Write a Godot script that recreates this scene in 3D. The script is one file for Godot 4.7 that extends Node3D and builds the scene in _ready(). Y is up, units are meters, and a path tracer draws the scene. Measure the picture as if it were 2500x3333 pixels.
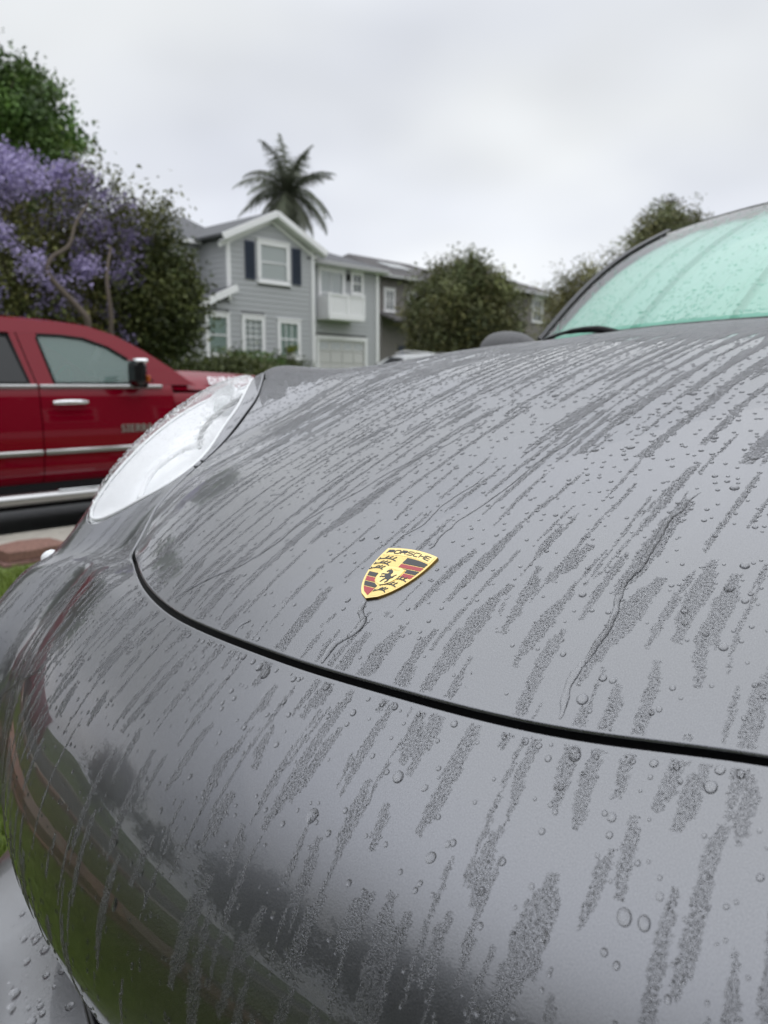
extends Node3D
# A wet dark grey car seen across its bonnet; red pickup, grey house and trees across the street.
# Street frame: local x runs across the street (away), y is up, local z runs along the street.
# Everything near is placed in that frame, whose origin lies on the street level under the camera.

const TURN := deg_to_rad(180.0 - 42.5)
const EYE := 1.33
var across := Vector3.ZERO
var along := Vector3.ZERO
var used := {}
var M := {}
var rng := RandomNumberGenerator.new()


# ---------------------------------------------------------------- mesh collector
class MB:
	var v := PackedVector3Array()
	var n := PackedVector3Array()
	var uv := PackedVector2Array()
	var c := PackedColorArray()
	var has_uv := false
	var has_c := false
	var tint := Color.WHITE

	func tri(a: Vector3, b: Vector3, d: Vector3, na: Vector3, nb: Vector3, nd: Vector3) -> void:
		# front faces run clockwise as seen from the side the normals point to
		if (d - a).cross(b - a).dot(na + nb + nd) < 0.0:
			v.append(a); v.append(d); v.append(b)
			n.append(na); n.append(nd); n.append(nb)
		else:
			v.append(a); v.append(b); v.append(d)
			n.append(na); n.append(nb); n.append(nd)
		if has_c:
			c.append(tint); c.append(tint); c.append(tint)

	func flat(a: Vector3, b: Vector3, d: Vector3, toward: Vector3) -> void:
		var k := (b - a).cross(d - a).normalized()
		if k.dot(toward) < 0.0:
			k = -k
		tri(a, b, d, k, k, k)

	func quad(a: Vector3, b: Vector3, d: Vector3, e: Vector3, toward: Vector3) -> void:
		flat(a, b, d, toward)
		flat(a, d, e, toward)

	func quad_n(a: Vector3, b: Vector3, d: Vector3, e: Vector3, na: Vector3, nb: Vector3, nd: Vector3, ne: Vector3) -> void:
		tri(a, b, d, na, nb, nd)
		tri(a, d, e, na, nd, ne)

	# a box with chamfered edges
	func box(center: Vector3, size: Vector3, r := 0.0, basis := Basis()) -> void:
		var h := size * 0.5
		r = minf(r, minf(h.x, minf(h.y, h.z)) * 0.9)
		for ax in 3:
			var b1 := (ax + 1) % 3
			var b2 := (ax + 2) % 3
			for s: float in [-1.0, 1.0]:
				var q := []
				for k: Vector2 in [Vector2(-1, -1), Vector2(1, -1), Vector2(1, 1), Vector2(-1, 1)]:
					var p := Vector3.ZERO
					p[ax] = s * h[ax]
					p[b1] = k.x * (h[b1] - r)
					p[b2] = k.y * (h[b2] - r)
					q.append(center + basis * p)
				var dir := Vector3.ZERO
				dir[ax] = s
				quad(q[0], q[1], q[2], q[3], basis * dir)
				if r > 0.0:
					for s2: float in [-1.0, 1.0]:
						# chamfer between face ax/s and face b1/s2
						var e := []
						for k2: float in [-1.0, 1.0]:
							var p1 := Vector3.ZERO
							p1[ax] = s * h[ax]; p1[b1] = s2 * (h[b1] - r); p1[b2] = k2 * (h[b2] - r)
							var p2 := Vector3.ZERO
							p2[ax] = s * (h[ax] - r); p2[b1] = s2 * h[b1]; p2[b2] = k2 * (h[b2] - r)
							e.append(center + basis * p1); e.append(center + basis * p2)
						var dd := Vector3.ZERO
						dd[ax] = s; dd[b1] = s2
						quad(e[0], e[1], e[3], e[2], basis * dd)
		if r > 0.0:
			for i in 8:
				var sg := Vector3(-1.0 if i & 1 else 1.0, -1.0 if i & 2 else 1.0, -1.0 if i & 4 else 1.0)
				var t := []
				for ax in 3:
					var p := (h - Vector3.ONE * r) * sg
					p[ax] = h[ax] * sg[ax]
					t.append(center + basis * p)
				flat(t[0], t[1], t[2], basis * sg)

	# a smooth tube along a path
	func tube(path: PackedVector3Array, radii: Array, seg := 8, closed_ends := true) -> void:
		var rings := []
		var norms := []
		var up := Vector3.UP
		for i in path.size():
			var d := (path[mini(i + 1, path.size() - 1)] - path[maxi(i - 1, 0)]).normalized()
			if absf(d.dot(up)) > 0.95:
				up = Vector3.RIGHT if absf(d.x) < 0.8 else Vector3.BACK
			var x := up.cross(d).normalized()
			var y := d.cross(x).normalized()
			up = y
			var ring := []
			var nm := []
			var r: float = radii[mini(i, radii.size() - 1)]
			for k in seg:
				var a := TAU * k / seg
				var o := x * cos(a) + y * sin(a)
				nm.append(o)
				ring.append(path[i] + o * r)
			rings.append(ring)
			norms.append(nm)
		for i in path.size() - 1:
			for k in seg:
				var k2 := (k + 1) % seg
				quad_n(rings[i][k], rings[i][k2], rings[i + 1][k2], rings[i + 1][k], norms[i][k], norms[i][k2], norms[i + 1][k2], norms[i + 1][k])
		if closed_ends:
			for e: int in [0, path.size() - 1]:
				var o: Vector3 = path[e] - path[1] if e == 0 else path[e] - path[e - 1]
				for k in seg:
					flat(path[e], rings[e][k], rings[e][(k + 1) % seg], o)

	# surface of revolution about +y of the frame; profile holds (radius, height)
	func lathe(profile: PackedVector2Array, seg: int, xf := Transform3D()) -> void:
		for i in profile.size() - 1:
			var p := profile[i]
			var q := profile[i + 1]
			var nn := Vector2(q.y - p.y, p.x - q.x).normalized()
			for k in seg:
				var a := TAU * k / seg
				var b := TAU * (k + 1) / seg
				var da := Vector3(cos(a), 0, sin(a))
				var db := Vector3(cos(b), 0, sin(b))
				var na := xf.basis * (da * nn.x + Vector3.UP * nn.y)
				var nb := xf.basis * (db * nn.x + Vector3.UP * nn.y)
				quad_n(xf * (da * p.x + Vector3.UP * p.y), xf * (db * p.x + Vector3.UP * p.y), xf * (db * q.x + Vector3.UP * q.y), xf * (da * q.x + Vector3.UP * q.y), na, nb, nb, na)

	# a flat outline (x, y of the frame) given a thickness along the frame's z
	func prism(outline: PackedVector2Array, z0: float, z1: float, xf := Transform3D()) -> void:
		var idx := Geometry2D.triangulate_polygon(outline)
		var zd := xf.basis.z.normalized()
		for i in range(0, idx.size(), 3):
			var a := outline[idx[i]]
			var b := outline[idx[i + 1]]
			var d := outline[idx[i + 2]]
			flat(xf * Vector3(a.x, a.y, z1), xf * Vector3(b.x, b.y, z1), xf * Vector3(d.x, d.y, z1), zd)
			flat(xf * Vector3(a.x, a.y, z0), xf * Vector3(b.x, b.y, z0), xf * Vector3(d.x, d.y, z0), -zd)
		var turn := 1.0 if not Geometry2D.is_polygon_clockwise(outline) else -1.0
		for i in outline.size():
			var a := outline[i]
			var b := outline[(i + 1) % outline.size()]
			var o := Vector2(b.y - a.y, a.x - b.x) * turn
			quad(xf * Vector3(a.x, a.y, z0), xf * Vector3(b.x, b.y, z0), xf * Vector3(b.x, b.y, z1), xf * Vector3(a.x, a.y, z1), xf.basis * Vector3(o.x, o.y, 0))

	# a strip between two lines of equal length
	func loft(l1: PackedVector3Array, l2: PackedVector3Array, toward: Vector3) -> void:
		for i in l1.size() - 1:
			quad(l1[i], l1[i + 1], l2[i + 1], l2[i], toward)

	# a smooth sheet from rows of points
	func sheet(rows: Array, toward: Vector3) -> void:
		var nm := []
		for i in rows.size():
			var line := PackedVector3Array()
			var w: int = rows[i].size()
			for j in w:
				var du: Vector3 = rows[mini(i + 1, rows.size() - 1)][j] - rows[maxi(i - 1, 0)][j]
				var dv: Vector3 = rows[i][mini(j + 1, w - 1)] - rows[i][maxi(j - 1, 0)]
				var k := du.cross(dv).normalized()
				line.append(k if k.dot(toward) >= 0.0 else -k)
			nm.append(line)
		for i in rows.size() - 1:
			for j in rows[i].size() - 1:
				quad_n(rows[i][j], rows[i][j + 1], rows[i + 1][j + 1], rows[i + 1][j], nm[i][j], nm[i][j + 1], nm[i + 1][j + 1], nm[i + 1][j])

	func mesh() -> ArrayMesh:
		var a := []
		a.resize(Mesh.ARRAY_MAX)
		a[Mesh.ARRAY_VERTEX] = v
		a[Mesh.ARRAY_NORMAL] = n
		if has_uv:
			a[Mesh.ARRAY_TEX_UV] = uv
		if has_c:
			a[Mesh.ARRAY_COLOR] = c
		var m := ArrayMesh.new()
		m.add_surface_from_arrays(Mesh.PRIMITIVE_TRIANGLES, a)
		return m


# natural cubic spline
class Spline:
	var x: PackedFloat64Array
	var y: PackedFloat64Array
	var m: PackedFloat64Array

	func _init(xs: Array, ys: Array) -> void:
		x = PackedFloat64Array(xs)
		y = PackedFloat64Array(ys)
		var k := x.size()
		m.resize(k)
		var cp := PackedFloat64Array()
		var dp := PackedFloat64Array()
		cp.resize(k)
		dp.resize(k)
		for i in range(1, k - 1):
			var h0 := x[i] - x[i - 1]
			var h1 := x[i + 1] - x[i]
			var b := 2.0 * (h0 + h1) - h0 * cp[i - 1]
			cp[i] = h1 / b
			dp[i] = (6.0 * ((y[i + 1] - y[i]) / h1 - (y[i] - y[i - 1]) / h0) - h0 * dp[i - 1]) / b
		for i in range(k - 2, 0, -1):
			m[i] = dp[i] - cp[i] * m[i + 1]

	func at(q: float) -> float:
		var lo := 0
		var hi := x.size() - 1
		while hi - lo > 1:
			var mid := (lo + hi) / 2
			if x[mid] <= q:
				lo = mid
			else:
				hi = mid
		var d := x[hi] - x[lo]
		var a := (x[hi] - q) / d
		var b := (q - x[lo]) / d
		return a * y[lo] + b * y[hi] + ((a * a * a - a) * m[lo] + (b * b * b - b) * m[hi]) * d * d / 6.0


static func ease5(a: float, b: float, x: float) -> float:
	var u := clampf((x - a) / (b - a), 0.0, 1.0)
	return u * u * u * (u * (u * 6.0 - 15.0) + 10.0)


# ---------------------------------------------------------------- scene helpers
func numbered(called: String) -> String:
	if not used.has(called):
		used[called] = 0
		return called
	used[called] += 1
	return "%s_%03d" % [called, used[called]]


func st(s: float, y: float, t: float) -> Vector3:
	return along * s + across * t + Vector3(0, y, 0)


func thing(called: String, label: String, category: String, at := Vector3.ZERO, group := "", turn := TURN) -> Node3D:
	var o := Node3D.new()
	o.name = numbered(called)
	add_child(o)
	o.position = at
	o.rotation.y = turn
	tag(o, label, category, group)
	return o


func tag(o: Node3D, label: String, category: String, group := "") -> void:
	o.set_meta("label", label)
	o.set_meta("category", category)
	if group:
		o.set_meta("group", group)


func part(called: String, mb: MB, mat: Material, parent: Node, stuff := false) -> MeshInstance3D:
	return put(called, mb.mesh(), mat, parent, stuff)


func put(called: String, mesh: Mesh, mat: Material, parent: Node, stuff := false) -> MeshInstance3D:
	var o := MeshInstance3D.new()
	o.name = called
	o.mesh = mesh
	o.material_override = mat
	parent.add_child(o, true)
	if stuff:
		o.set_meta("kind", "stuff")
	return o


func struct(called: String, mb: MB, mat: Material) -> MeshInstance3D:
	var o := put(numbered(called), mb.mesh(), mat, self)
	o.rotation.y = TURN
	o.set_meta("kind", "structure")
	return o


func boxpart(called: String, center: Vector3, size: Vector3, mat: Material, parent: Node, r := 0.0) -> MeshInstance3D:
	var b := MB.new()
	b.box(center, size, r)
	return part(called, b, mat, parent)


func lin(r: float, g: float, b: float, a := 1.0) -> Color:
	var k := Color(r, g, b).linear_to_srgb()
	k.a = a
	return k


func mat(r: float, g: float, b: float, rough := 0.7, metal := 0.0, spec := 0.5) -> StandardMaterial3D:
	var m := StandardMaterial3D.new()
	m.albedo_color = lin(r, g, b)
	m.roughness = rough
	m.metallic = metal
	m.metallic_specular = spec
	return m


func noise_tex(freq: float, octaves: int, seed_n: int, size := 512, normal := false, strength := 4.0, kind := FastNoiseLite.TYPE_SIMPLEX_SMOOTH) -> NoiseTexture2D:
	var f := FastNoiseLite.new()
	f.noise_type = kind
	f.frequency = freq
	f.fractal_octaves = octaves
	f.seed = seed_n
	var t := NoiseTexture2D.new()
	t.noise = f
	t.width = size
	t.height = size
	t.seamless = true
	t.generate_mipmaps = false
	t.as_normal_map = normal
	t.bump_strength = strength
	return t


func ramp_tex(freq: float, octaves: int, seed_n: int, c0: Color, c1: Color, size := 512) -> NoiseTexture2D:
	var t := noise_tex(freq, octaves, seed_n, size)
	var g := Gradient.new()
	g.set_color(0, c0)
	g.set_color(1, c1)
	g.add_point(0.5, c0.lerp(c1, 0.5))
	t.color_ramp = g
	return t


func triplanar(m: StandardMaterial3D, metres: float, world := true) -> StandardMaterial3D:
	m.uv1_triplanar = true
	m.uv1_world_triplanar = world
	m.uv1_scale = Vector3.ONE / metres
	return m


func grained(r: float, g: float, b: float, spread: float, metres: float, rough: float, seed_n: int, bump := 0.0) -> StandardMaterial3D:
	var m := mat(1, 1, 1, rough)
	m.albedo_color = Color.WHITE
	m.albedo_texture = ramp_tex(0.02, 5, seed_n, lin(r * (1 - spread), g * (1 - spread), b * (1 - spread)), lin(r * (1 + spread), g * (1 + spread), b * (1 + spread)))
	if bump > 0.0:
		m.normal_enabled = true
		m.normal_texture = noise_tex(0.04, 4, seed_n + 7, 512, true, 6.0)
		m.normal_scale = bump
	return triplanar(m, metres)


# ---------------------------------------------------------------- the car body as one master surface
# p runs along the profile in metres (0 at the emblem, negative down the bumper, positive to the windscreen), t across the car.
const CAR_Y := 0.98
const P0 := -0.575
const T0 := -0.93
const STEP := 0.0065
var PN := 0
var TN := 0
var gp: PackedVector3Array
var gn: PackedVector3Array
var prof_s: Spline
var prof_h: Spline
var prof_d: Spline
var seam_front: Spline
var seam_side: Spline
var lens_r: Spline


func setup_master() -> void:
	var ss := [-0.120, -0.160, -0.198, -0.219, -0.211, -0.173, -0.120, -0.081, -0.04, 0.0, 0.1, 0.25, 0.5, 0.75, 1.0, 1.3]
	var hh := [-0.455, -0.410, -0.348, -0.280, -0.204, -0.132, -0.081, -0.051, -0.0215, 0.0, 0.045, 0.102, 0.174, 0.226, 0.262, 0.29]
	var pp := [0.0]
	for i in ss.size() - 1:
		pp.append(pp[i] + Vector2(ss[i + 1] - ss[i], hh[i + 1] - hh[i]).length())
	var zero: float = pp[9]
	for i in pp.size():
		pp[i] -= zero
	prof_s = Spline.new(pp, ss)
	prof_h = Spline.new(pp, hh)
	prof_d = Spline.new([-0.6, -0.35, -0.15, -0.07, 0.0, 0.15, 0.5, 1.0, 1.4], [0.045, 0.045, 0.035, 0.025, 0.004, 0.0, 0.008, 0.02, 0.03])
	seam_front = Spline.new([-0.57, -0.53, -0.50, -0.465, -0.40, -0.287, -0.185, -0.066, 0.0, 0.061, 0.205, 0.25, 0.316, 0.41, 0.465, 0.489, 0.515, 0.57], [0.12, 0.03, -0.018, -0.044, -0.0625, -0.0715, -0.087, -0.096, -0.099, -0.100, -0.098, -0.095, -0.088, -0.069, -0.048, -0.022, 0.010, 0.12])
	seam_side = Spline.new([-0.2, 0.0, 0.06, 0.12, 0.197, 0.248, 0.272, 0.285, 0.295], [0.48, 0.503, 0.520, 0.553, 0.614, 0.655, 0.695, 0.76, 0.90])
	PN = int((1.2 - P0) / STEP) + 1
	TN = int(-2.0 * T0 / STEP) + 1
	gp.resize(PN * TN)
	gn.resize(PN * TN)
	var sw := PackedFloat64Array()
	for j in TN:
		var t := absf(T0 + j * STEP)
		sw.append(0.41 * t * t + 0.28 * pow(t, 6))
	for i in PN:
		var p := P0 + i * STEP
		var s0 := prof_s.at(p)
		var h0 := prof_h.at(p)
		var d0 := prof_d.at(p)
		var g := 1.0 - 0.75 * ease5(0.02, 0.7, p)
		var push := 0.125 * ease5(-0.54, -0.28, p) * (1.0 - ease5(-0.16, 0.22, p))
		var ridge := 0.006 * ease5(0.2, 0.6, p)
		var fend := 0.085 * ease5(-0.16, 0.2, p) * (1.0 - ease5(0.20, 0.76, p))
		var kick := ease5(0.13, 0.37, -p) * (1.0 - 0.7 * ease5(0.40, 0.56, -p))
		var crest := 0.035 * ease5(0.04, 0.14, -p) * (1.0 - ease5(0.24, 0.42, -p))
		var fall := 1.6 * ease5(0.05, 0.3, p)
		for j in TN:
			var t := T0 + j * STEP
			var a := absf(t)
			var s := s0 + sw[j] * g - push * ease5(0.46, 0.72, a)
			var h := h0 - d0 * (a / 0.45) * (a / 0.45) + ridge * exp(-pow((a - 0.56) / 0.11, 2.0)) + fend * ease5(0.48, 0.78, a)
			s -= 0.004 * ease5(0.05, 0.40, a) * (1.0 - 0.5 * ease5(0.55, 0.75, a)) * kick
			h += crest * ease5(0.18, 0.48, a)
			if a > 0.72:
				h -= fall * pow(a - 0.72, 2.2)
			gp[i * TN + j] = Vector3(t, h + CAR_Y, s)
	for i in PN:
		for j in TN:
			var du := gp[mini(i + 1, PN - 1) * TN + j] - gp[maxi(i - 1, 0) * TN + j]
			var dv := gp[i * TN + mini(j + 1, TN - 1)] - gp[i * TN + maxi(j - 1, 0)]
			gn[i * TN + j] = du.cross(dv).normalized()


func grid_at(arr: PackedVector3Array, p: float, t: float) -> Vector3:
	var x := clampf((p - P0) / STEP, 0.0, PN - 1.001)
	var y := clampf((t - T0) / STEP, 0.0, TN - 1.001)
	var i := int(x)
	var j := int(y)
	var fx := x - i
	var fy := y - j
	var k := i * TN + j
	return arr[k].lerp(arr[k + TN], fx).lerp(arr[k + 1].lerp(arr[k + TN + 1], fx), fy)


func on_car(p: float, t: float) -> Vector3:
	return grid_at(gp, p, t)


func car_up(p: float, t: float) -> Vector3:
	return grid_at(gn, p, t).normalized()


# Signed distance to the bonnet's shut line, positive inside the bonnet.
func hood_field(p: float, t: float) -> float:
	var a := absf(t)
	var f := 1.0
	if a < 0.555:
		var e := 0.002
		var k := (seam_front.at(t + e) - seam_front.at(t - e)) / (2.0 * e)
		f = (p - seam_front.at(t)) / sqrt(1.0 + k * k)
	if p < 0.294:
		var e2 := 0.002
		var q := maxf(p, -0.19)
		var k2 := (seam_side.at(q + e2) - seam_side.at(q - e2)) / (2.0 * e2)
		f = minf(f, (seam_side.at(q) - a) / sqrt(1.0 + k2 * k2))
	f = minf(f, 1.035 + 0.30 * t * t - p)
	return f


# Signed distance to the headlamp's outline, positive inside it.
func lens_field(p: float, t: float) -> float:
	var dp := p - 0.11
	var dt := absf(t) - 0.672
	var d := sqrt(dp * dp + dt * dt)
	if d > 0.24:
		return 0.2 - d
	var a := atan2(dt, dp)
	return (lens_r.at(a if a >= -PI else a + TAU) - d) * 0.8


func setup_lens() -> void:
	# outline of the lamp as (p, t) offsets from its middle
	var pts := [Vector2(-0.148, -0.060), Vector2(-0.118, -0.112), Vector2(-0.074, -0.142), Vector2(0.0, -0.108), Vector2(0.066, -0.040), Vector2(0.108, 0.022), Vector2(0.122, 0.085), Vector2(0.095, 0.122), Vector2(0.03, 0.130), Vector2(-0.05, 0.085), Vector2(-0.115, 0.020)]
	var rows := []
	for q: Vector2 in pts:
		rows.append(Vector2(atan2(q.y, q.x), q.length()))
	rows.sort_custom(func(a, b): return a.x < b.x)
	var xs := []
	var ys := []
	for k: int in [-2, -1]:
		xs.append(rows[rows.size() + k].x - TAU)
		ys.append(rows[rows.size() + k].y)
	for r: Vector2 in rows:
		xs.append(r.x)
		ys.append(r.y)
	for k: int in [0, 1]:
		xs.append(rows[k].x + TAU)
		ys.append(rows[k].y)
	lens_r = Spline.new(xs, ys)


# The part of the master surface where phi > 0, its edges rolled over by radius r and turned down by depth.
func cut_panel(phi: PackedFloat32Array, r: float, depth: float, pos: PackedVector3Array, nor: PackedVector3Array) -> ArrayMesh:
	var v := PackedVector3Array()
	var n := PackedVector3Array()
	var idx := PackedInt32Array()
	var slot := PackedInt32Array()
	slot.resize(PN * TN)
	slot.fill(-1)
	var cross := {}
	var segs := []
	for i in PN - 1:
		for j in TN - 1:
			var k := i * TN + j
			var c4 := [k, k + TN, k + TN + 1, k + 1]
			var inside := 0
			for q: int in c4:
				if phi[q] > 0.0:
					inside += 1
			if inside == 0:
				continue
			for q: int in c4:
				if phi[q] > 0.0 and slot[q] < 0:
					slot[q] = v.size()
					v.append(pos[q])
					n.append(nor[q])
			for tr: Array in [[c4[0], c4[1], c4[2]], [c4[0], c4[2], c4[3]]]:
				if inside == 4:
					idx.append(slot[tr[0]]); idx.append(slot[tr[2]]); idx.append(slot[tr[1]])
					continue
				var poly := []
				var edge := []
				for e in 3:
					var a: int = tr[e]
					var b: int = tr[(e + 1) % 3]
					if phi[a] > 0.0:
						poly.append(slot[a])
					if (phi[a] > 0.0) != (phi[b] > 0.0):
						var lo := mini(a, b)
						var hi := maxi(a, b)
						var key := lo * 4 + (hi - lo if hi - lo < 2 else (2 if hi - lo == TN else 3))
						if not cross.has(key):
							var f := phi[lo] / (phi[lo] - phi[hi])
							cross[key] = v.size()
							v.append(pos[lo].lerp(pos[hi], f))
							n.append(nor[lo].lerp(nor[hi], f).normalized())
						poly.append(cross[key])
						edge.append(cross[key])
				if edge.size() == 2:
					segs.append([edge[0], edge[1], tr])
				for m in range(1, poly.size() - 1):
					idx.append(poly[0]); idx.append(poly[m + 1]); idx.append(poly[m])
	# outward direction at every cut vertex
	var outd := {}
	for s: Array in segs:
		var a := v[s[0]]
		var b := v[s[1]]
		var mid := (a + b) * 0.5
		var nn := (n[s[0]] + n[s[1]]).normalized()
		var o := (b - a).cross(nn).normalized()
		var inner := Vector3.ZERO
		var cnt := 0
		for q: int in s[2]:
			if phi[q] > 0.0:
				inner += pos[q]
				cnt += 1
		if cnt and o.dot(inner / cnt - mid) > 0.0:
			o = -o
		if (b - a).length() < 1e-7:
			continue
		for e in 2:
			outd[s[e]] = outd.get(s[e], Vector3.ZERO) + o
	var rows := 5
	var ring := {}
	for q: int in outd:
		var o: Vector3 = outd[q].normalized()
		var up := n[q]
		o = (o - up * o.dot(up)).normalized()
		var first := v.size()
		for m in rows:
			var a := PI * 0.5 * (m + 1) / (rows - 1)
			if m == rows - 1:
				v.append(v[q] + o * r - up * (r + depth))
				n.append(o)
			else:
				v.append(v[q] + o * r * sin(a) + up * r * (cos(a) - 1.0))
				n.append((up * cos(a) + o * sin(a)).normalized())
		ring[q] = first
	for s: Array in segs:
		if not ring.has(s[0]) or not ring.has(s[1]):
			continue
		for m in rows:
			var a: int = s[0] if m == 0 else ring[s[0]] + m - 1
			var b: int = s[1] if m == 0 else ring[s[1]] + m - 1
			var c: int = ring[s[0]] + m
			var d: int = ring[s[1]] + m
			for t3: Array in [[a, b, d], [a, d, c]]:
				var g := (v[t3[2]] - v[t3[0]]).cross(v[t3[1]] - v[t3[0]])
				if g.dot(n[t3[0]] + n[t3[1]] + n[t3[2]]) >= 0.0:
					idx.append(t3[0]); idx.append(t3[1]); idx.append(t3[2])
				else:
					idx.append(t3[0]); idx.append(t3[2]); idx.append(t3[1])
	var arr := []
	arr.resize(Mesh.ARRAY_MAX)
	arr[Mesh.ARRAY_VERTEX] = v
	arr[Mesh.ARRAY_NORMAL] = n
	arr[Mesh.ARRAY_INDEX] = idx
	var m3 := ArrayMesh.new()
	m3.add_surface_from_arrays(Mesh.PRIMITIVE_TRIANGLES, arr)
	return m3


func shifted(phi: PackedFloat32Array, by: Callable) -> PackedVector3Array:
	var o := PackedVector3Array()
	o.resize(gp.size())
	for k in gp.size():
		o[k] = gp[k] + gn[k] * by.call(phi[k], k) if phi[k] > -0.03 else gp[k]
	return o


func grid_normals(pos: PackedVector3Array) -> PackedVector3Array:
	var o := PackedVector3Array()
	o.resize(pos.size())
	for i in PN:
		for j in TN:
			var du := pos[mini(i + 1, PN - 1) * TN + j] - pos[maxi(i - 1, 0) * TN + j]
			var dv := pos[i * TN + mini(j + 1, TN - 1)] - pos[i * TN + maxi(j - 1, 0)]
			o[i * TN + j] = du.cross(dv).normalized()
	return o


func build_car() -> void:
	setup_master()
	setup_lens()
	var car := thing("parked_car", "dark grey car with a rain beaded bonnet and gold crest, parked beside the lawn", "car", Vector3(0.005, EYE - 0.146 - CAR_Y, -0.585))
	M.car_node = car
	var hood := PackedFloat32Array()
	var bump := PackedFloat32Array()
	var lens_p := PackedFloat32Array()
	var lens_n := PackedFloat32Array()
	for a: PackedFloat32Array in [hood, bump, lens_p, lens_n]:
		a.resize(gp.size())
	for i in PN:
		var p := P0 + i * STEP
		for j in TN:
			var t := T0 + j * STEP
			var k := i * TN + j
			var fh := hood_field(p, t)
			var fl := lens_field(p, t)
			hood[k] = fh - 0.0050 - 0.003 * ease5(0.10, 0.2, p)
			bump[k] = minf(minf(-fh - 0.0040, -fl - 0.0022), 0.30 - p)
			lens_p[k] = fl if t > 0 else -1.0
			lens_n[k] = fl if t < 0 else -1.0
	put("bonnet", cut_panel(hood, 0.0022, 0.016, gp, gn), M.paint, car)
	var bumper := put("bumper", cut_panel(bump, 0.0022, 0.014, gp, gn), M.paint, car)
	# dark channel under the shut line
	var low := PackedVector3Array()
	low.resize(gp.size())
	var chan := PackedFloat32Array()
	chan.resize(gp.size())
	for k in gp.size():
		low[k] = gp[k] - gn[k] * 0.0135
		var i := k / TN
		var p := P0 + i * STEP
		chan[k] = minf(0.02 - absf(hood[k]), minf(0.32 - p, -maxf(lens_p[k], lens_n[k])))
	put("shut_line_seal", cut_panel(chan, 0.001, 0.01, low, gn), M.rubber, car)
	for side in 2:
		build_headlamp(car, lens_p if side == 0 else lens_n, 1.0 if side == 0 else -1.0)
	build_front(car, bumper)
	build_glasshouse(car)
	build_emblem(car)


func build_headlamp(car: Node3D, phi: PackedFloat32Array, side: float) -> void:
	var lamp := put("headlamp", cut_panel(phi, 0.0015, 0.03, shifted(phi, func(f: float, _k: int) -> float: return -0.030 * ease5(0.002, 0.035, f) - 0.004), gn), M.lamp_white, car)
	# bowls, tube and ribs inside the lamp
	for q: Vector3 in [Vector3(0.140, 0.728, 0.036)]:
		var b := MB.new()
		var up := car_up(q.x, q.y * side)
		var at := on_car(q.x, q.y * side) - up * 0.034
		var dir := (Vector3(0, 0.25, -1) + up * 0.9).normalized()
		var xf := Transform3D(frame(dir), at)
		b.lathe(PackedVector2Array([Vector2(0.004, 0.006), Vector2(q.z * 0.55, 0.008), Vector2(q.z * 0.85, 0.018), Vector2(q.z, 0.026), Vector2(q.z * 1.06, 0.022), Vector2(q.z * 1.08, 0.0)]), 28, xf)
		part("reflector", b, M.lamp_white, lamp)
		var l := MB.new()
		l.lathe(PackedVector2Array([Vector2(q.z * 0.6, 0.008), Vector2(q.z * 0.52, 0.018), Vector2(q.z * 0.3, 0.026), Vector2(0.0005, 0.029)]), 24, xf)
		part("projector_lens", l, M.lamp_pale, lamp)
	for q: Array in [[Vector2(0.095, 0.600), Vector2(0.110, 0.640), Vector2(0.145, 0.672), Vector2(0.185, 0.690), Vector2(0.215, 0.715)], [Vector2(0.0, 0.585), Vector2(0.03, 0.612), Vector2(0.07, 0.615), Vector2(0.10, 0.600)]]:
		var path := PackedVector3Array()
		for w: Vector2 in q:
			path.append(on_car(w.x, w.y * side) - car_up(w.x, w.y * side) * 0.014)
		var tb := MB.new()
		tb.tube(smooth_path(path, 5), [0.0042], 8)
		part("light_guide", tb, M.lamp_grey if q.size() == 5 else M.lamp_white, lamp)
	# rim
	var rim := MB.new()
	var ring := PackedVector3Array()
	for k in 121:
		var a := TAU * k / 120.0 - PI
		var rr: float = lens_r.at(a) - 0.0035
		var p := 0.11 + cos(a) * rr
		var t := (0.672 + sin(a) * rr) * side
		ring.append(on_car(p, t) - car_up(p, t) * 0.0012)
	rim.tube(ring, [0.0026], 6, false)
	part("rim", rim, M.lamp_white, lamp)
	var bul := func(f: float, _k: int) -> float: return -0.0005 + 0.017 * sqrt(maxf(0.0, 1.0 - pow(1.0 - clampf(f / 0.10, 0.0, 1.0), 2.0)))
	var sh := shifted(phi, bul)
	put("cover_lens", cut_panel(phi, 0.001, 0.004, sh, grid_normals(sh)), M.lens_clear, lamp)


func frame(y: Vector3) -> Basis:
	var x := Vector3.UP.cross(y) if absf(y.y) < 0.9 else Vector3.RIGHT.cross(y)
	x = x.normalized()
	return Basis(x, y, x.cross(y))


func smooth_path(p: PackedVector3Array, k: int) -> PackedVector3Array:
	var o := PackedVector3Array()
	for i in p.size() - 1:
		for j in k:
			o.append(p[i].cubic_interpolate(p[i + 1], p[maxi(i - 1, 0)], p[mini(i + 2, p.size() - 1)], float(j) / k))
	o.append(p[p.size() - 1])
	return o


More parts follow.
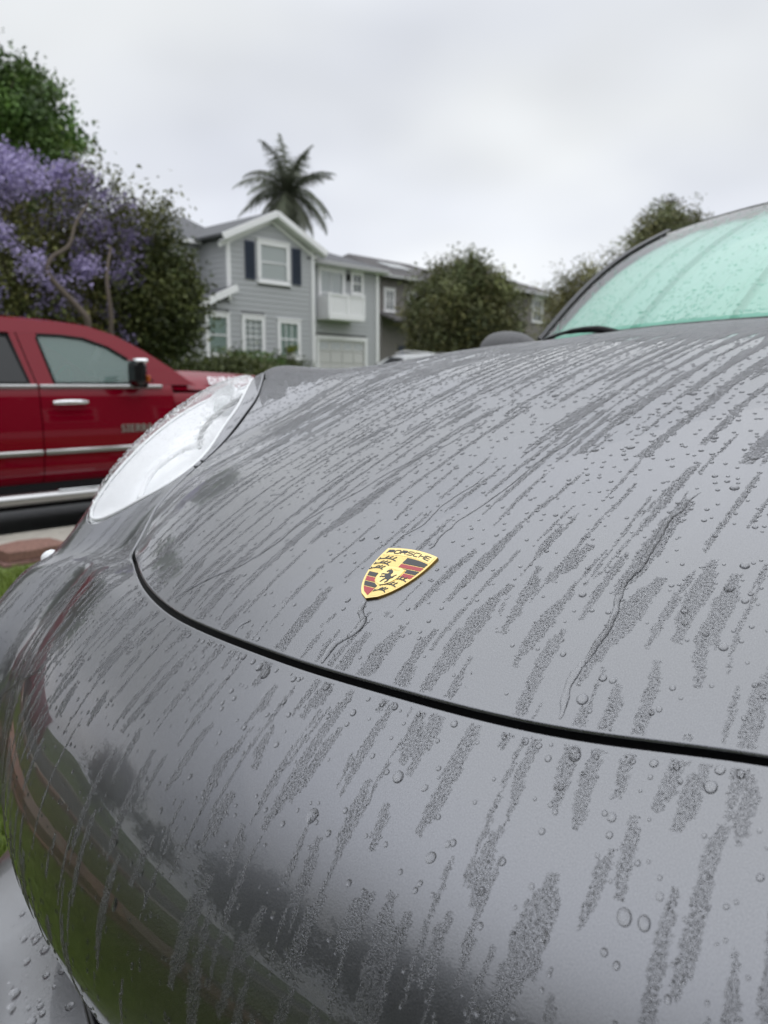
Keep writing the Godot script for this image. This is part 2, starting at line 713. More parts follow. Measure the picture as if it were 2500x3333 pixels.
# what lies under the bumper: grille bars, lip, sides and wheels
func build_front(car: Node3D, _bumper: Node3D) -> void:
	var nose := func(t: float) -> float: return 0.41 * t * t + 0.28 * pow(t, 6) - 0.10 * ease5(0.5, 0.78, absf(t))
	# dark intake behind the bars
	var back := MB.new()
	var rows := []
	for y: float in [CAR_Y - 0.40, CAR_Y - 0.52, CAR_Y - 0.66]:
		var line := PackedVector3Array()
		for k in 41:
			var t := -0.86 + 1.72 * k / 40.0
			line.append(Vector3(t, y, -0.075 + nose.call(t)))
		rows.append(line)
	back.sheet(rows, Vector3.FORWARD)
	part("intake", back, M.black, car)
	for y: float in [CAR_Y - 0.475, CAR_Y - 0.515]:
		var bar := PackedVector3Array()
		for k in 33:
			var t := -0.8 + 1.6 * k / 32.0
			bar.append(Vector3(t, y, -0.115 + nose.call(t)))
		var b := MB.new()
		b.tube(bar, [0.008], 8)
		part("grille_bar", b, M.black_gloss, car)
	# painted lip: a shelf that reaches forward, with a trim along its inner edge
	var shelf := [[-0.105, -0.560], [-0.135, -0.556], [-0.150, -0.556], [-0.235, -0.572], [-0.268, -0.588], [-0.280, -0.612], [-0.272, -0.645], [-0.235, -0.675], [-0.15, -0.69]]
	var lip := []
	for q: Array in shelf:
		var line := PackedVector3Array()
		for k in 49:
			var t := -0.84 + 1.68 * k / 48.0
			line.append(Vector3(t, CAR_Y + q[1], q[0] + nose.call(t)))
		lip.append(line)
	var dense := []
	for i in lip.size() - 1:
		for j in 4:
			var line := PackedVector3Array()
			for k in 49:
				line.append(lip[i][k].cubic_interpolate(lip[i + 1][k], lip[maxi(i - 1, 0)][k], lip[mini(i + 2, lip.size() - 1)][k], j / 4.0))
			dense.append(line)
	dense.append(lip[lip.size() - 1])
	var lb := MB.new()
	lb.sheet(dense, Vector3(0, 0.6, -1))
	part("front_lip", lb, M.paint_lip, car)
	for q: Array in [[-0.150, -0.549, 0.007], [-0.128, -0.545, 0.004]]:
		var trim := PackedVector3Array()
		for k in 49:
			var t := -0.82 + 1.64 * k / 48.0
			trim.append(Vector3(t, CAR_Y + q[1], q[0] + nose.call(t)))
		var b := MB.new()
		b.tube(trim, [q[2]], 8)
		part("lip_trim", b, M.black_gloss if q[2] > 0.005 else M.chrome, car)
	# washer cap
	var w := MB.new()
	w.lathe(PackedVector2Array([Vector2(0.0005, 0.0095), Vector2(0.006, 0.0086), Vector2(0.010, 0.006), Vector2(0.0125, 0.002), Vector2(0.013, -0.004)]), 24, Transform3D(frame((car_up(-0.085, 0.680) + Vector3(0.1, 0.3, 0)).normalized()), on_car(-0.085, 0.680) - car_up(-0.085, 0.680) * 0.003))
	part("washer_cap", w, M.lamp_white, car)
	# body sides, doors and wheels down to the ground
	for s: float in [-1.0, 1.0]:
		var side := MB.new()
		var rr := []
		for q: Array in [[0.885, 0.99], [0.94, 0.95], [0.965, 0.85], [0.965, 0.65], [0.94, 0.45], [0.90, 0.30]]:
			var line := PackedVector3Array()
			for k in 41:
				var z := 1.16 + 2.9 * k / 40.0
				line.append(Vector3(s * q[0], q[1] + 0.12 * ease5(1.1, 1.6, z) * (1.0 if q[1] > 0.9 else 0.0), z))
			rr.append(line)
		side.sheet(rr, Vector3(s, 0, 0))
		part("body_side", side, M.paint_lip, car)
		var arch := MB.new()
		var fr := []
		for k in 33:
			var a := PI * (0.22 + 0.76 * k / 32.0)
			var c := Vector3(s * 0.90, 0.37 + 0.41 * sin(a), 0.86 - 0.41 * cos(a))
			var o := Vector3(s * 0.88, 0.80 + 0.10 * sin(a), 0.86 - 0.52 * cos(a))
			fr.append(PackedVector3Array([o, o.lerp(c, 0.5) + Vector3(s * 0.03, 0, 0), c, Vector3(s * 0.70, c.y, c.z)]))
		arch.sheet(fr, Vector3(s, 0.2, 0))
		part("wheel_arch", arch, M.paint_lip, car)
		for z: float in [0.86, 3.55]:
			var hub := Transform3D(Basis(Vector3(0, 0, 1), Vector3(s, 0, 0), Vector3(0, s, 0)), Vector3(s * 0.70, 0.37, z))
			var ty := MB.new()
			ty.lathe(PackedVector2Array([Vector2(0.25, 0.0), Vector2(0.33, 0.0), Vector2(0.365, 0.03), Vector2(0.37, 0.12), Vector2(0.365, 0.21), Vector2(0.33, 0.24), Vector2(0.25, 0.235)]), 40, hub)
			var wh := part("wheel", ty, M.rubber, car)
			var ri := MB.new()
			ri.lathe(PackedVector2Array([Vector2(0.26, 0.235), Vector2(0.25, 0.18), Vector2(0.23, 0.12)]), 40, hub)
			for k in 5:
				var a := TAU * k / 5.0
				var d := Vector3(cos(a), 0, sin(a))
				ri.tube(PackedVector3Array([hub * (d * 0.03 + Vector3(0, 0.20, 0)), hub * (d * 0.24 + Vector3(0, 0.21, 0))]), [0.03, 0.02], 6)
			part("rim", ri, M.alloy, wh)
	var belly := MB.new()
	belly.box(Vector3(0, 0.42, 2.1), Vector3(1.5, 0.4, 3.9), 0.05)
	part("underbody", belly, M.black, car)


func glass_point(a: float, b: float, inset: float) -> Vector3:
	# a across (-1..1), b up the windscreen (0..1)
	var base := Vector3(a * 0.705, 0.279 - 0.015 * a * a, 1.095 + 0.275 * a * a)
	var top := Vector3(a * 0.565, 0.640 - 0.056 * pow(absf(a), 2.5), 1.845 - 0.02 * a * a)
	var q := base.lerp(top, b)
	q += Vector3(0, 0.030, -0.022) * sin(b * PI)
	return q + Vector3(0, CAR_Y, 0) - Vector3(0, 0.86, -0.5) * inset


func build_glasshouse(car: Node3D) -> void:
	var rows := []
	for i in 25:
		var line := PackedVector3Array()
		for j in 41:
			line.append(glass_point(-1.0 + j / 20.0, i / 24.0, 0.0))
		rows.append(line)
	var g := MB.new()
	g.sheet(rows, Vector3(0, 0.8, -0.6))
	part("windscreen", g, M.pane, car)
	# black band printed round the glass, behind it
	var band := MB.new()
	for e: Array in [[Vector2(-0.995, 0), Vector2(-0.995, 1), Vector2(-0.972, 0), Vector2(-0.972, 1)], [Vector2(0.995, 0), Vector2(0.995, 1), Vector2(0.972, 0), Vector2(0.972, 1)], [Vector2(-0.972, 0.995), Vector2(0.972, 0.995), Vector2(-0.972, 0.94), Vector2(0.972, 0.94)]]:
		var l1 := PackedVector3Array()
		var l2 := PackedVector3Array()
		for k in 25:
			var u: Vector2 = e[0].lerp(e[1], k / 24.0)
			var w: Vector2 = e[2].lerp(e[3], k / 24.0)
			l1.append(glass_point(u.x, u.y, 0.007))
			l2.append(glass_point(w.x, w.y, 0.007))
		band.loft(l1, l2, Vector3(0, 0.8, -0.6))
	part("glass_border", band, M.black, car)
	# pillars, roof and rear glasshouse
	for s: float in [-1.0, 1.0]:
		var pl := []
		for k in 25:
			var b := k / 24.0
			var e := glass_point(s, b, 0.0)
			pl.append(PackedVector3Array([e + Vector3(-s * 0.006, 0.006, -0.002), e + Vector3(s * 0.006, 0.009, -0.002), e + Vector3(s * 0.018, 0.008, 0.015), e + Vector3(s * 0.030, -0.008, 0.05), e + Vector3(s * 0.03, -0.03, 0.08)]))
		var pm := MB.new()
		pm.sheet(pl, Vector3(s, 0.6, -0.3))
		part("pillar", pm, M.plastic, car)
	var roof := []
	for i in 21:
		var z := i / 20.0
		var line := PackedVector3Array()
		for j in 31:
			var a := -1.0 + j / 15.0
			var f := glass_point(a, 1.0, 0.0)
			var back := Vector3(a * 0.56, CAR_Y + 0.63 - 0.07 * pow(absf(a), 2.5), 3.4)
			var q := f.lerp(back, z)
			q.y += 0.022 * sin(minf(z * 1.6, 1.0) * PI * 0.5) * (1.0 - 0.4 * a * a)
			if i == 0:
				q.y += 0.002
			line.append(q)
		roof.append(line)
	var rm := MB.new()
	rm.sheet(roof, Vector3.UP)
	part("roof", rm, M.paint_lip, car)
	for s: float in [-1.0, 1.0]:
		var win := MB.new()
		var l1 := PackedVector3Array()
		var l2 := PackedVector3Array()
		for k in 13:
			var z := k / 12.0
			l1.append(Vector3(s * (0.885 - 0.02 * z), CAR_Y + 0.13, 1.50 + 2.4 * z))
			l2.append(Vector3(s * 0.62, CAR_Y + 0.57 + 0.05 * sin(z * PI) - 0.08 * z, 1.86 + 1.6 * z))
		win.loft(l1, l2, Vector3(s, 0.3, 0))
		part("side_window", win, M.lens_dark, car)
		# mirror with its foot
		var mir := MB.new()
		var rings := []
		for i in 13:
			var u := -1.0 + i / 6.0
			var rad := sqrt(maxf(1.0 - pow(absf(u), 2.6), 0.0))
			var line := PackedVector3Array()
			for k in 21:
				var a := TAU * k / 20.0
				line.append(Vector3(s * (0.945 + 0.105 * u), CAR_Y + 0.238 + 0.012 * u + 0.074 * rad * sin(a), 1.60 + 0.075 * rad * cos(a) * (1.0 if cos(a) < 0 else 0.55)))
			rings.append(line)
		mir.sheet(rings, Vector3(0, 1, 0))
		var mm := MB.new()
		for i in rings.size() - 1:
			for k in 20:
				var c := Vector3(rings[i][k].x, CAR_Y + 0.238, 1.60)
				var e := [rings[i][k], rings[i][k + 1], rings[i + 1][k + 1], rings[i + 1][k]]
				mm.quad_n(e[0], e[1], e[2], e[3], (e[0] - c).normalized(), (e[1] - c).normalized(), (e[2] - c).normalized(), (e[3] - c).normalized())
		var mo := part("door_mirror", mm, M.plastic, car)
		var ft := MB.new()
		ft.tube(PackedVector3Array([Vector3(s * 0.86, CAR_Y + 0.13, 1.66), Vector3(s * 0.90, CAR_Y + 0.175, 1.63), Vector3(s * 0.93, CAR_Y + 0.20, 1.61)]), [0.022, 0.018, 0.02], 8)
		part("foot", ft, M.black, mo)
	# scuttle panel and wipers
	var sc := []
	for i in 5:
		var b := i / 4.0
		var line := PackedVector3Array()
		for j in 31:
			var a := -1.0 + j / 15.0
			var g0 := glass_point(a, 0.0, 0.0)
			var f0 := on_car(minf(1.025 + 0.30 * pow(a * 0.72, 2), 1.19), a * 0.72) + Vector3(0, -0.03, -0.01)
			line.append(f0.lerp(g0, b) + Vector3(0, -0.030 * sin(b * PI) - 0.006, 0))
		sc.append(line)
	var sm := MB.new()
	sm.sheet(sc, Vector3.UP)
	part("scuttle", sm, M.plastic, car)
	for q: Array in [[Vector3(0.34, CAR_Y + 0.248, 1.12), Vector3(0.42, CAR_Y + 0.268, 1.135), Vector3(0.52, CAR_Y + 0.268, 1.175), Vector3(0.62, CAR_Y + 0.256, 1.245)], [Vector3(-0.40, CAR_Y + 0.255, 1.12), Vector3(-0.2, CAR_Y + 0.268, 1.085), Vector3(0.0, CAR_Y + 0.268, 1.08), Vector3(0.22, CAR_Y + 0.262, 1.09)]]:
		var w := MB.new()
		w.tube(smooth_path(PackedVector3Array(q), 5), [0.004, 0.007, 0.008, 0.008, 0.008, 0.008, 0.007, 0.007, 0.006, 0.006, 0.004], 8)
		part("wiper", w, M.rubber, car)
	# cabin: dash and seats, mostly hidden by the sunshade
	boxpart("dashboard", Vector3(0, CAR_Y + 0.10, 1.75), Vector3(1.3, 0.28, 0.55), M.black, car, 0.08)
	for x: float in [-0.36, 0.36]:
		var seat := boxpart("seat", Vector3(x, CAR_Y + 0.12, 2.55), Vector3(0.48, 0.62, 0.16), M.black, car, 0.06)
		boxpart("headrest", Vector3(x, CAR_Y + 0.50, 2.58), Vector3(0.26, 0.15, 0.10), M.black, seat, 0.04)
	# sunshade behind the windscreen: a thing of its own
	var shade := thing("sunshade", "pleated mint green sunshade behind the wet windscreen of the grey car", "sunshade", car.position)
	var rows2 := []
	for i in 15:
		var line := PackedVector3Array()
		for j in 241:
			var a := -0.968 + 1.936 * j / 240.0
			var ph := fposmod(a * 6.0 + 0.3, 1.0) - 0.5
			var seam := exp(-pow((absf(ph) - 0.05) / 0.016, 2.0)) + 0.25 * exp(-pow((absf(ph) - 0.30) / 0.02, 2.0))
			line.append(glass_point(a, 0.0 + 0.93 * i / 14.0, 0.026 - 0.011 * seam + 0.003 * sin(ph * TAU)))
		rows2.append(line)
	var sb := MB.new()
	for i in rows2.size() - 1:
		for j in 240:
			sb.quad(rows2[i][j], rows2[i][j + 1], rows2[i + 1][j + 1], rows2[i + 1][j], Vector3(0, 0.8, -0.6))
	part("panel", sb, M.shade, shade)
	var hem := MB.new()
	hem.tube(rows2[14], [0.004], 6)
	part("hem", hem, M.shade, shade)


# ---------------------------------------------------------------- crest
func build_emblem(car: Node3D) -> void:
	var c := on_car(0.0005, 0.0)
	var up := ((on_car(0.034, 0.0) - on_car(-0.030, 0.0))).normalized()
	var x := Vector3(-1, 0, 0)
	var z := x.cross(up).normalized()
	if z.y < 0:
		z = -z
	var mid := (on_car(0.034, 0.0) + on_car(-0.030, 0.0)) * 0.5
	# frame in millimetres: x along the width, y up the crest, z out of the bonnet
	var xf := Transform3D(Basis(x, up, z).scaled_local(Vector3.ONE * 0.001), mid - z * 0.0008)
	var shield := func(half: float, top: float, bottom: float, arch: float) -> PackedVector2Array:
		var o := PackedVector2Array()
		for k in 17:
			var u := -1.0 + k / 8.0
			o.append(Vector2(-u * half, top + arch * (1.0 - u * u)))
		# sides bow out a little, then close to the point
		for s: float in [-1.0, 1.0]:
			for k in range(1, 15):
				var q := k / 14.0 if s < 0 else 1.0 - k / 14.0
				var w := half * (1.0 + 0.02 * sin(q * PI)) * pow(maxf(1.0 - pow(q, 2.3), 0.0), 0.62)
				if s > 0 and k == 14:
					continue
				o.append(Vector2(s * w, lerpf(top, bottom, q)))
		return o
	var out: PackedVector2Array = shield.call(26.2, 28.0, -32.5, 3.6)
	var ins: PackedVector2Array = shield.call(24.6, 26.6, -30.3, 3.5)
	var base := MB.new()
	base.prism(out, -1.5, 2.2, xf)
	var em := part("emblem", base, M.gold_dark, car)
	em.set_meta("label", "gold shield crest with rearing horse, antlers and red and black bars")
	var face := MB.new()
	face.prism(Geometry2D.offset_polygon(out, -0.25)[0], 2.2, 2.75, xf)
	part("rim", face, M.gold, em)
	var field := MB.new()
	field.prism(ins, 2.5, 2.85, xf)
	part("field", field, M.gold_field, em)
	var band := PackedVector2Array()   # smooth name band across the top
	for k in 17:
		var u := -1.0 + k / 8.0
		band.append(Vector2(-u * 24.4, 26.5 + 3.3 * (1.0 - u * u)))
	for k in 17:
		var u := 1.0 - k / 8.0
		band.append(Vector2(-u * 23.9, 18.4 + 3.3 * (1.0 - u * u)))
	var bb := MB.new()
	for q: PackedVector2Array in Geometry2D.intersect_polygons(band, ins):
		bb.prism(q, 2.85, 3.0, xf)
	part("name_band", bb, M.gold, em)
	# bars: black, red, black, red in two quarters
	var bars := [[0.9, 24.3, [18.6, 12.6, 7.6, 2.4, -2.8]], [-24.6, -0.9, [-2.9, -8.6, -14.2, -20.0, -31.0]]]
	for b: Array in bars:
		for k in 4:
			var hi: float = b[2][k] - 0.45
			var lo: float = b[2][k + 1] + 0.45
			var q := PackedVector2Array([Vector2(b[0], lo), Vector2(b[1], lo), Vector2(b[1], hi), Vector2(b[0], hi)])
			if k == 0 and b[0] > 0:
				q = PackedVector2Array([Vector2(b[0], lo), Vector2(b[1], lo)])
				for m in 9:
					var u := 1.0 - m / 8.0
					q.append(Vector2(lerpf(b[0], b[1], u), 17.3 + 3.1 * (1.0 - u * u)))
			for w: PackedVector2Array in Geometry2D.intersect_polygons(q, Geometry2D.offset_polygon(ins, -0.7)[0]):
				var centre: PackedVector2Array = horse_shield(11.0)
				for e: PackedVector2Array in Geometry2D.clip_polygons(w, centre):
					var m := MB.new()
					m.prism(e, 2.85, 3.05, xf)
					part("black_bar" if k % 2 == 0 else "red_bar", m, M.enamel_black if k % 2 == 0 else M.enamel_red, em)
	# antlers, three in each of the other two quarters
	for q: Array in [[-23.0, 13.4, 16.0], [-22.6, 7.0, 13.6], [-22.0, 0.6, 11.8], [4.5, -6.8, 15.0], [2.0, -14.6, 13.2], [1.2, -22.4, 9.6]]:
		var a := MB.new()
		var len: float = q[2]
		var beam := PackedVector2Array()
		for k in 9:
			var u := k / 8.0
			beam.append(Vector2(q[0] + u * len, q[1] + 3.0 * sin(u * 2.4) - 1.4 * u))
		var lines := [beam]
		for k: int in [2, 4, 6]:
			lines.append(PackedVector2Array([beam[k], beam[k] + Vector2(0.5, 1.8), beam[k] + Vector2(1.9, 3.4)]))
		lines.append(PackedVector2Array([beam[0] + Vector2(-0.9, 1.2), beam[0], beam[0] + Vector2(-0.9, -1.2)]))
		for l: PackedVector2Array in lines:
			for o: PackedVector2Array in Geometry2D.offset_polyline(l, 0.52, Geometry2D.JOIN_ROUND, Geometry2D.END_ROUND):
				a.prism(o, 2.85, 3.12, xf)
		part("antler", a, M.enamel_black, em)
	# centre shield with the rearing horse
	var hs := MB.new()
	hs.prism(horse_shield(9.8), 2.85, 3.3, xf)
	part("horse_shield", hs, M.gold, em)
	var horse := PackedVector2Array()
	for q: Vector2 in [Vector2(-5.6, 4.6), Vector2(-4.6, 6.6), Vector2(-3.2, 7.5), Vector2(-2.6, 8.6), Vector2(-2.0, 7.6), Vector2(0.2, 6.8), Vector2(1.6, 4.4), Vector2(1.2, 2.2), Vector2(2.4, 0.6), Vector2(4.2, -0.6),
			Vector2(5.0, 0.6), Vector2(6.4, 2.6), Vector2(7.6, 3.0), Vector2(6.4, 1.0), Vector2(6.2, -1.6), Vector2(5.0, -2.6), Vector2(4.4, -4.2), Vector2(4.8, -6.6), Vector2(3.4, -9.0), Vector2(2.2, -9.0), Vector2(3.2, -6.6), Vector2(2.4, -4.8),
			Vector2(0.8, -4.6), Vector2(-0.6, -6.4), Vector2(-1.2, -9.2), Vector2(-2.4, -9.2), Vector2(-1.8, -6.0), Vector2(-0.8, -3.8), Vector2(-1.8, -2.2), Vector2(-3.8, -3.4), Vector2(-5.6, -3.0), Vector2(-6.2, -4.2), Vector2(-7.2, -3.6), Vector2(-6.2, -1.8), Vector2(-4.0, -2.0), Vector2(-3.0, -0.8),
			Vector2(-4.6, 0.4), Vector2(-6.6, 0.2), Vector2(-7.4, -0.8), Vector2(-8.0, 0.2), Vector2(-6.8, 1.4), Vector2(-4.2, 1.6), Vector2(-2.2, 2.0), Vector2(-1.8, 4.2), Vector2(-3.4, 4.8), Vector2(-4.8, 3.8)]:
		horse.append(q * 0.92 + Vector2(0.2, -4.0))
	var hm := MB.new()
	hm.prism(horse, 3.3, 3.55, xf)
	part("horse", hm, M.enamel_black, em)
	# the name, in wide square letters that follow the arch
	var glyph := {
		"P": [[0, 0, 0, 1, 0.8, 1, 1, 0.85, 1, 0.55, 0.8, 0.42, 0, 0.42]],
		"O": [[0.2, 0, 0, 0.2, 0, 0.8, 0.2, 1, 0.8, 1, 1, 0.8, 1, 0.2, 0.8, 0, 0.2, 0]],
		"R": [[0, 0, 0, 1, 0.8, 1, 1, 0.85, 1, 0.6, 0.8, 0.45, 0, 0.45], [0.55, 0.45, 1, 0]],
		"S": [[1, 1, 0.2, 1, 0, 0.85, 0, 0.65, 0.2, 0.52, 0.8, 0.52, 1, 0.38, 1, 0.15, 0.8, 0, 0, 0]],
		"C": [[1, 1, 0.2, 1, 0, 0.8, 0, 0.2, 0.2, 0, 1, 0]],
		"H": [[0, 0, 0, 1], [1, 0, 1, 1], [0, 0.5, 1, 0.5]],
		"E": [[1, 1, 0, 1, 0, 0, 1, 0], [0, 0.5, 0.9, 0.5]],
	}
	var word := "PORSCHE"
	for k in word.length():
		var lm := MB.new()
		for l: Array in glyph[word[k]]:
			var line := PackedVector2Array()
			for m in range(0, l.size(), 2):
				var gx: float = -22.2 + k * 6.45 + l[m] * 5.0
				var u := gx / 24.4
				line.append(Vector2(gx, 20.6 + 3.3 * (1.0 - u * u) + l[m + 1] * 4.3))
			for o: PackedVector2Array in Geometry2D.offset_polyline(line, 0.42, Geometry2D.JOIN_MITER, Geometry2D.END_BUTT):
				if not Geometry2D.is_polygon_clockwise(o):
					lm.prism(o, 3.0, 3.2, xf)
		if word[k] == "O":
			lm = MB.new()
			for e: Array in [[0.2, 0, 0, 0.2, 0, 0.8, 0.2, 1, 0.52, 1], [0.48, 1, 0.8, 1, 1, 0.8, 1, 0.2, 0.8, 0, 0.2, 0]]:
				var line := PackedVector2Array()
				for m in range(0, e.size(), 2):
					var gx: float = -22.2 + k * 6.45 + e[m] * 5.0
					var u := gx / 24.4
					line.append(Vector2(gx, 20.6 + 3.3 * (1.0 - u * u) + e[m + 1] * 4.3))
				for o: PackedVector2Array in Geometry2D.offset_polyline(line, 0.42, Geometry2D.JOIN_MITER, Geometry2D.END_BUTT):
					lm.prism(o, 3.0, 3.2 + 0.004 * e.size(), xf)
		part("letter", lm, M.enamel_black, em)
	var tm := TextMesh.new()
	var sf := SystemFont.new()
	sf.font_names = PackedStringArray(["Droid Sans"])
	tm.font = sf
	tm.text = "STUTTGART"
	tm.font_size = 16
	tm.pixel_size = 0.13
	tm.depth = 0.25
	var so := put("raised_name", tm, M.gold, em)
	so.transform = xf * Transform3D(Basis(), Vector3(0, 3.7, 3.3))


func horse_shield(half: float) -> PackedVector2Array:
	var o := PackedVector2Array()
	for q: Vector2 in [Vector2(1, 0.62), Vector2(0.5, 0.70), Vector2(0, 0.73), Vector2(-0.5, 0.70), Vector2(-1, 0.62), Vector2(-1.02, 0.0), Vector2(-0.96, -0.55), Vector2(-0.75, -1.0), Vector2(-0.4, -1.35), Vector2(0, -1.55), Vector2(0.4, -1.35), Vector2(0.75, -1.0), Vector2(0.96, -0.55), Vector2(1.02, 0.0)]:
		o.append(q * half + Vector2(0, -0.5))
	return o


# ---------------------------------------------------------------- water on the car
var n_flow := FastNoiseLite.new()
var n_warp := FastNoiseLite.new()
var n_blob := FastNoiseLite.new()


# Where the rain stands as a skin of fine beads (1) and where running water wiped the paint clean (0),
# kept on a grid over the profile p and the width t.
const WP := -0.52
const WT := -0.42
const WS := 0.0015
const WNP := 1040
const WNT := 840
var skin := PackedByteArray()


# one streak: middle, length along the flow, width, drift across per metre, bluntness of its ends
func streak(p: float, t: float, long: float, wide: float, drift: float, blunt: float, value: int, ragged: float) -> void:
	var i0 := maxi(int((p - long * 0.5 - WP) / WS), 0)
	var i1 := mini(int((p + long * 0.5 - WP) / WS), WNP - 1)
	for i in range(i0, i1 + 1):
		var pp := WP + i * WS
		var u := clampf((pp - p) / (long * 0.5), -1.0, 1.0)
		# its ends are cut aslant
		var cut := clampf(wide / long * 2.2, 0.0, 0.5) * (1.0 if drift > 0.0 else -1.0)
		var half_lo := wide * 0.5 * pow(maxf(1.0 - pow(absf(clampf(u + cut * absf(u), -1.0, 1.0)), blunt), 0.0), 0.7)
		var half_hi := wide * 0.5 * pow(maxf(1.0 - pow(absf(clampf(u - cut * absf(u), -1.0, 1.0)), blunt), 0.0), 0.7)
		# the flow fans out a little down the bumper
		var fan := 1.0 + 0.35 * maxf(0.0, -pp)
		var mid := t * fan + drift * (pp - p) + 0.0022 * n_warp.get_noise_2d(pp * 6.0, t * 90.0)
		var lo := mid - half_lo * (1.0 + ragged * n_blob.get_noise_2d(pp * 60.0, t * 70.0))
		var hi := mid + half_hi * (1.0 + ragged * n_blob.get_noise_2d(pp * 60.0 + 50.0, t * 70.0))
		var j0 := maxi(int((lo - WT) / WS), 0)
		var j1 := mini(int((hi - WT) / WS), WNT - 1)
		for j in range(j0, j1 + 1):
			skin[i * WNT + j] = value


func beaded(p: float, t: float) -> float:
	var i := int((p - WP) / WS)
	var j := int((t - WT) / WS)
	if i < 0 or j < 0 or i >= WNP or j >= WNT:
		return 0.0
	return float(skin[i * WNT + j])


func paint_skin() -> void:
	skin.resize(WNP * WNT)
	skin.fill(0)
	var r := RandomNumberGenerator.new()
	r.seed = 515
	# upper bonnet: beaded all over, then wiped by long clean runs
	for i in WNP:
		var p := WP + i * WS
		if p < 0.22:
			continue
		for j in WNT:
			var t := WT + j * WS
			var edge := 0.40 + 0.10 * n_flow.get_noise_2d(3.0, t * 26.0) + 0.05 * n_flow.get_noise_2d(9.0, t * 90.0) + 0.10 * ease5(0.0, 0.5, t) - 0.25 * ease5(-0.12, 0.10, -t)
			if p > edge or (t > 0.60 + 0.03 * n_warp.get_noise_2d(p * 14.0, 2.0) and p > 0.24):
				skin[i * WNT + j] = 1
	# lanes side by side, each wiped by one or two long clean runs
	var lane := -0.34
	while lane < 0.60:
		var broad := ease5(-0.06, 0.22, -lane)
		var pitch := r.randf_range(0.013, 0.020) * (1.0 + 1.3 * broad)
		for k in 2:
			var wide := pitch * (r.randf_range(0.52, 0.74) if k == 0 else r.randf_range(0.25, 0.5))
			var top := r.randf_range(0.70, 0.82) if k == 0 else r.randf_range(0.40, 0.62)
			var long := r.randf_range(0.50, 0.72) if k == 0 else r.randf_range(0.2, 0.45)
			streak(top - long * 0.5, lane + (0.45 if k == 0 else r.randf_range(0.2, 0.9)) * pitch, long, wide, r.randf_range(-0.020, 0.006), 9.0, 0, 0.16)
		if r.randf() < 0.4:
			streak(r.randf_range(0.45, 0.74), lane, r.randf_range(0.06, 0.16), pitch * 0.35, r.randf_range(-0.05, 0.05), 2.5, 1, 0.3)
		lane += pitch
	# lower down: clean paint; each lane carries tapered beaded streaks, end to end with gaps
	lane = -0.38
	while lane < 0.64:
		var pitch := r.randf_range(0.0115, 0.0195)
		var q := -0.46 + r.randf_range(0.0, 0.10)
		while q < 0.46:
			var long := r.randf_range(0.06, 0.24)
			var share := r.randf_range(0.10, 0.32)
			var chance := 0.62
			var blunt := r.randf_range(1.4, 5.0)
			if q < -0.10:
				long = r.randf_range(0.025, 0.10)
				share = r.randf_range(0.25, 0.68)
				chance = 0.40 if q < -0.25 and lane > -0.02 else 0.80
				blunt = r.randf_range(3.0, 12.0)
			elif q < 0.06:
				long = r.randf_range(0.035, 0.14)
				share = r.randf_range(0.15, 0.55)
				if r.randf() < 0.2:
					share = 0.8
			elif lane < -0.06:
				share = r.randf_range(0.2, 0.6)
				chance = 0.3
			elif r.randf() < 0.10:
				share = 0.7
				long *= 0.6
			if lane > 0.18 and q > -0.05:
				long *= 1.4
			if r.randf() < chance:
				streak(q + long * 0.5, lane + r.randf_range(0.1, 0.9) * pitch, long, pitch * share, r.randf_range(-0.03, 0.03), blunt, 1, 0.3)
			q += long + r.randf_range(0.004, 0.035)
		lane += pitch
	# dotted hairlines left by single drops
	for k in 190:
		streak(r.randf_range(-0.42, 0.34), r.randf_range(-0.34, 0.60), r.randf_range(0.03, 0.13), r.randf_range(0.0008, 0.002), r.randf_range(-0.06, 0.06), 3.0, 1, 0.9)
	# clean runs that cut across the streaks
	for k in 60:
		streak(r.randf_range(-0.40, 0.30), r.randf_range(-0.34, 0.60), r.randf_range(0.04, 0.16), r.randf_range(0.002, 0.006), r.randf_range(-0.25, 0.25), 4.0, 0, 0.3)


func setup_water() -> void:
	for f: FastNoiseLite in [n_flow, n_warp, n_blob]:
		f.noise_type = FastNoiseLite.TYPE_SIMPLEX_SMOOTH
		f.frequency = 1.0
		f.fractal_octaves = 2
	n_flow.seed = 11
	n_warp.seed = 5
	n_blob.seed = 23
	n_warp.fractal_octaves = 1
	paint_skin()


func dome(seg: int, rings: int, contact: float, skirt := 0.06) -> ArrayMesh:
	# spherical cap of unit footprint; contact is the angle it meets the paint at
	var b := MB.new()
	var rr := 1.0 / sin(contact)
	var cy := -cos(contact) * rr
	var prev := PackedVector3Array()
	var prevn := PackedVector3Array()
	for i in rings + 1:
		var a := contact * i / rings
		var row := PackedVector3Array()
		var nn := PackedVector3Array()
		for k in seg + 1:
			var f := TAU * k / seg
			var d := Vector3(sin(a) * cos(f), cos(a), sin(a) * sin(f))
			row.append(d * rr + Vector3(0, cy, 0))
			nn.append(d)
		if i > 0:
			for k in seg:
				if i == 1:
					b.tri(prev[k], row[k], row[k + 1], prevn[k], nn[k], nn[k + 1])
				else:
					b.quad_n(prev[k], prev[k + 1], row[k + 1], row[k], prevn[k], prevn[k + 1], nn[k + 1], nn[k])
		prev = row
		prevn = nn
	if skirt > 0.0:
		for k in seg:
			var d := Vector3(0, -skirt, 0)
			b.quad_n(prev[k], prev[k + 1], prev[k + 1] + d, prev[k] + d, prevn[k], prevn[k + 1], prevn[k + 1], prevn[k])
	return b.mesh()


func surface_frame(p: float, t: float) -> Transform3D:
	var y := car_up(p, t)
	var z := (on_car(p + 0.004, t) - on_car(p - 0.004, t)).normalized()
	var x := y.cross(z).normalized()
	return Transform3D(Basis(x, y, x.cross(y)), on_car(p, t))


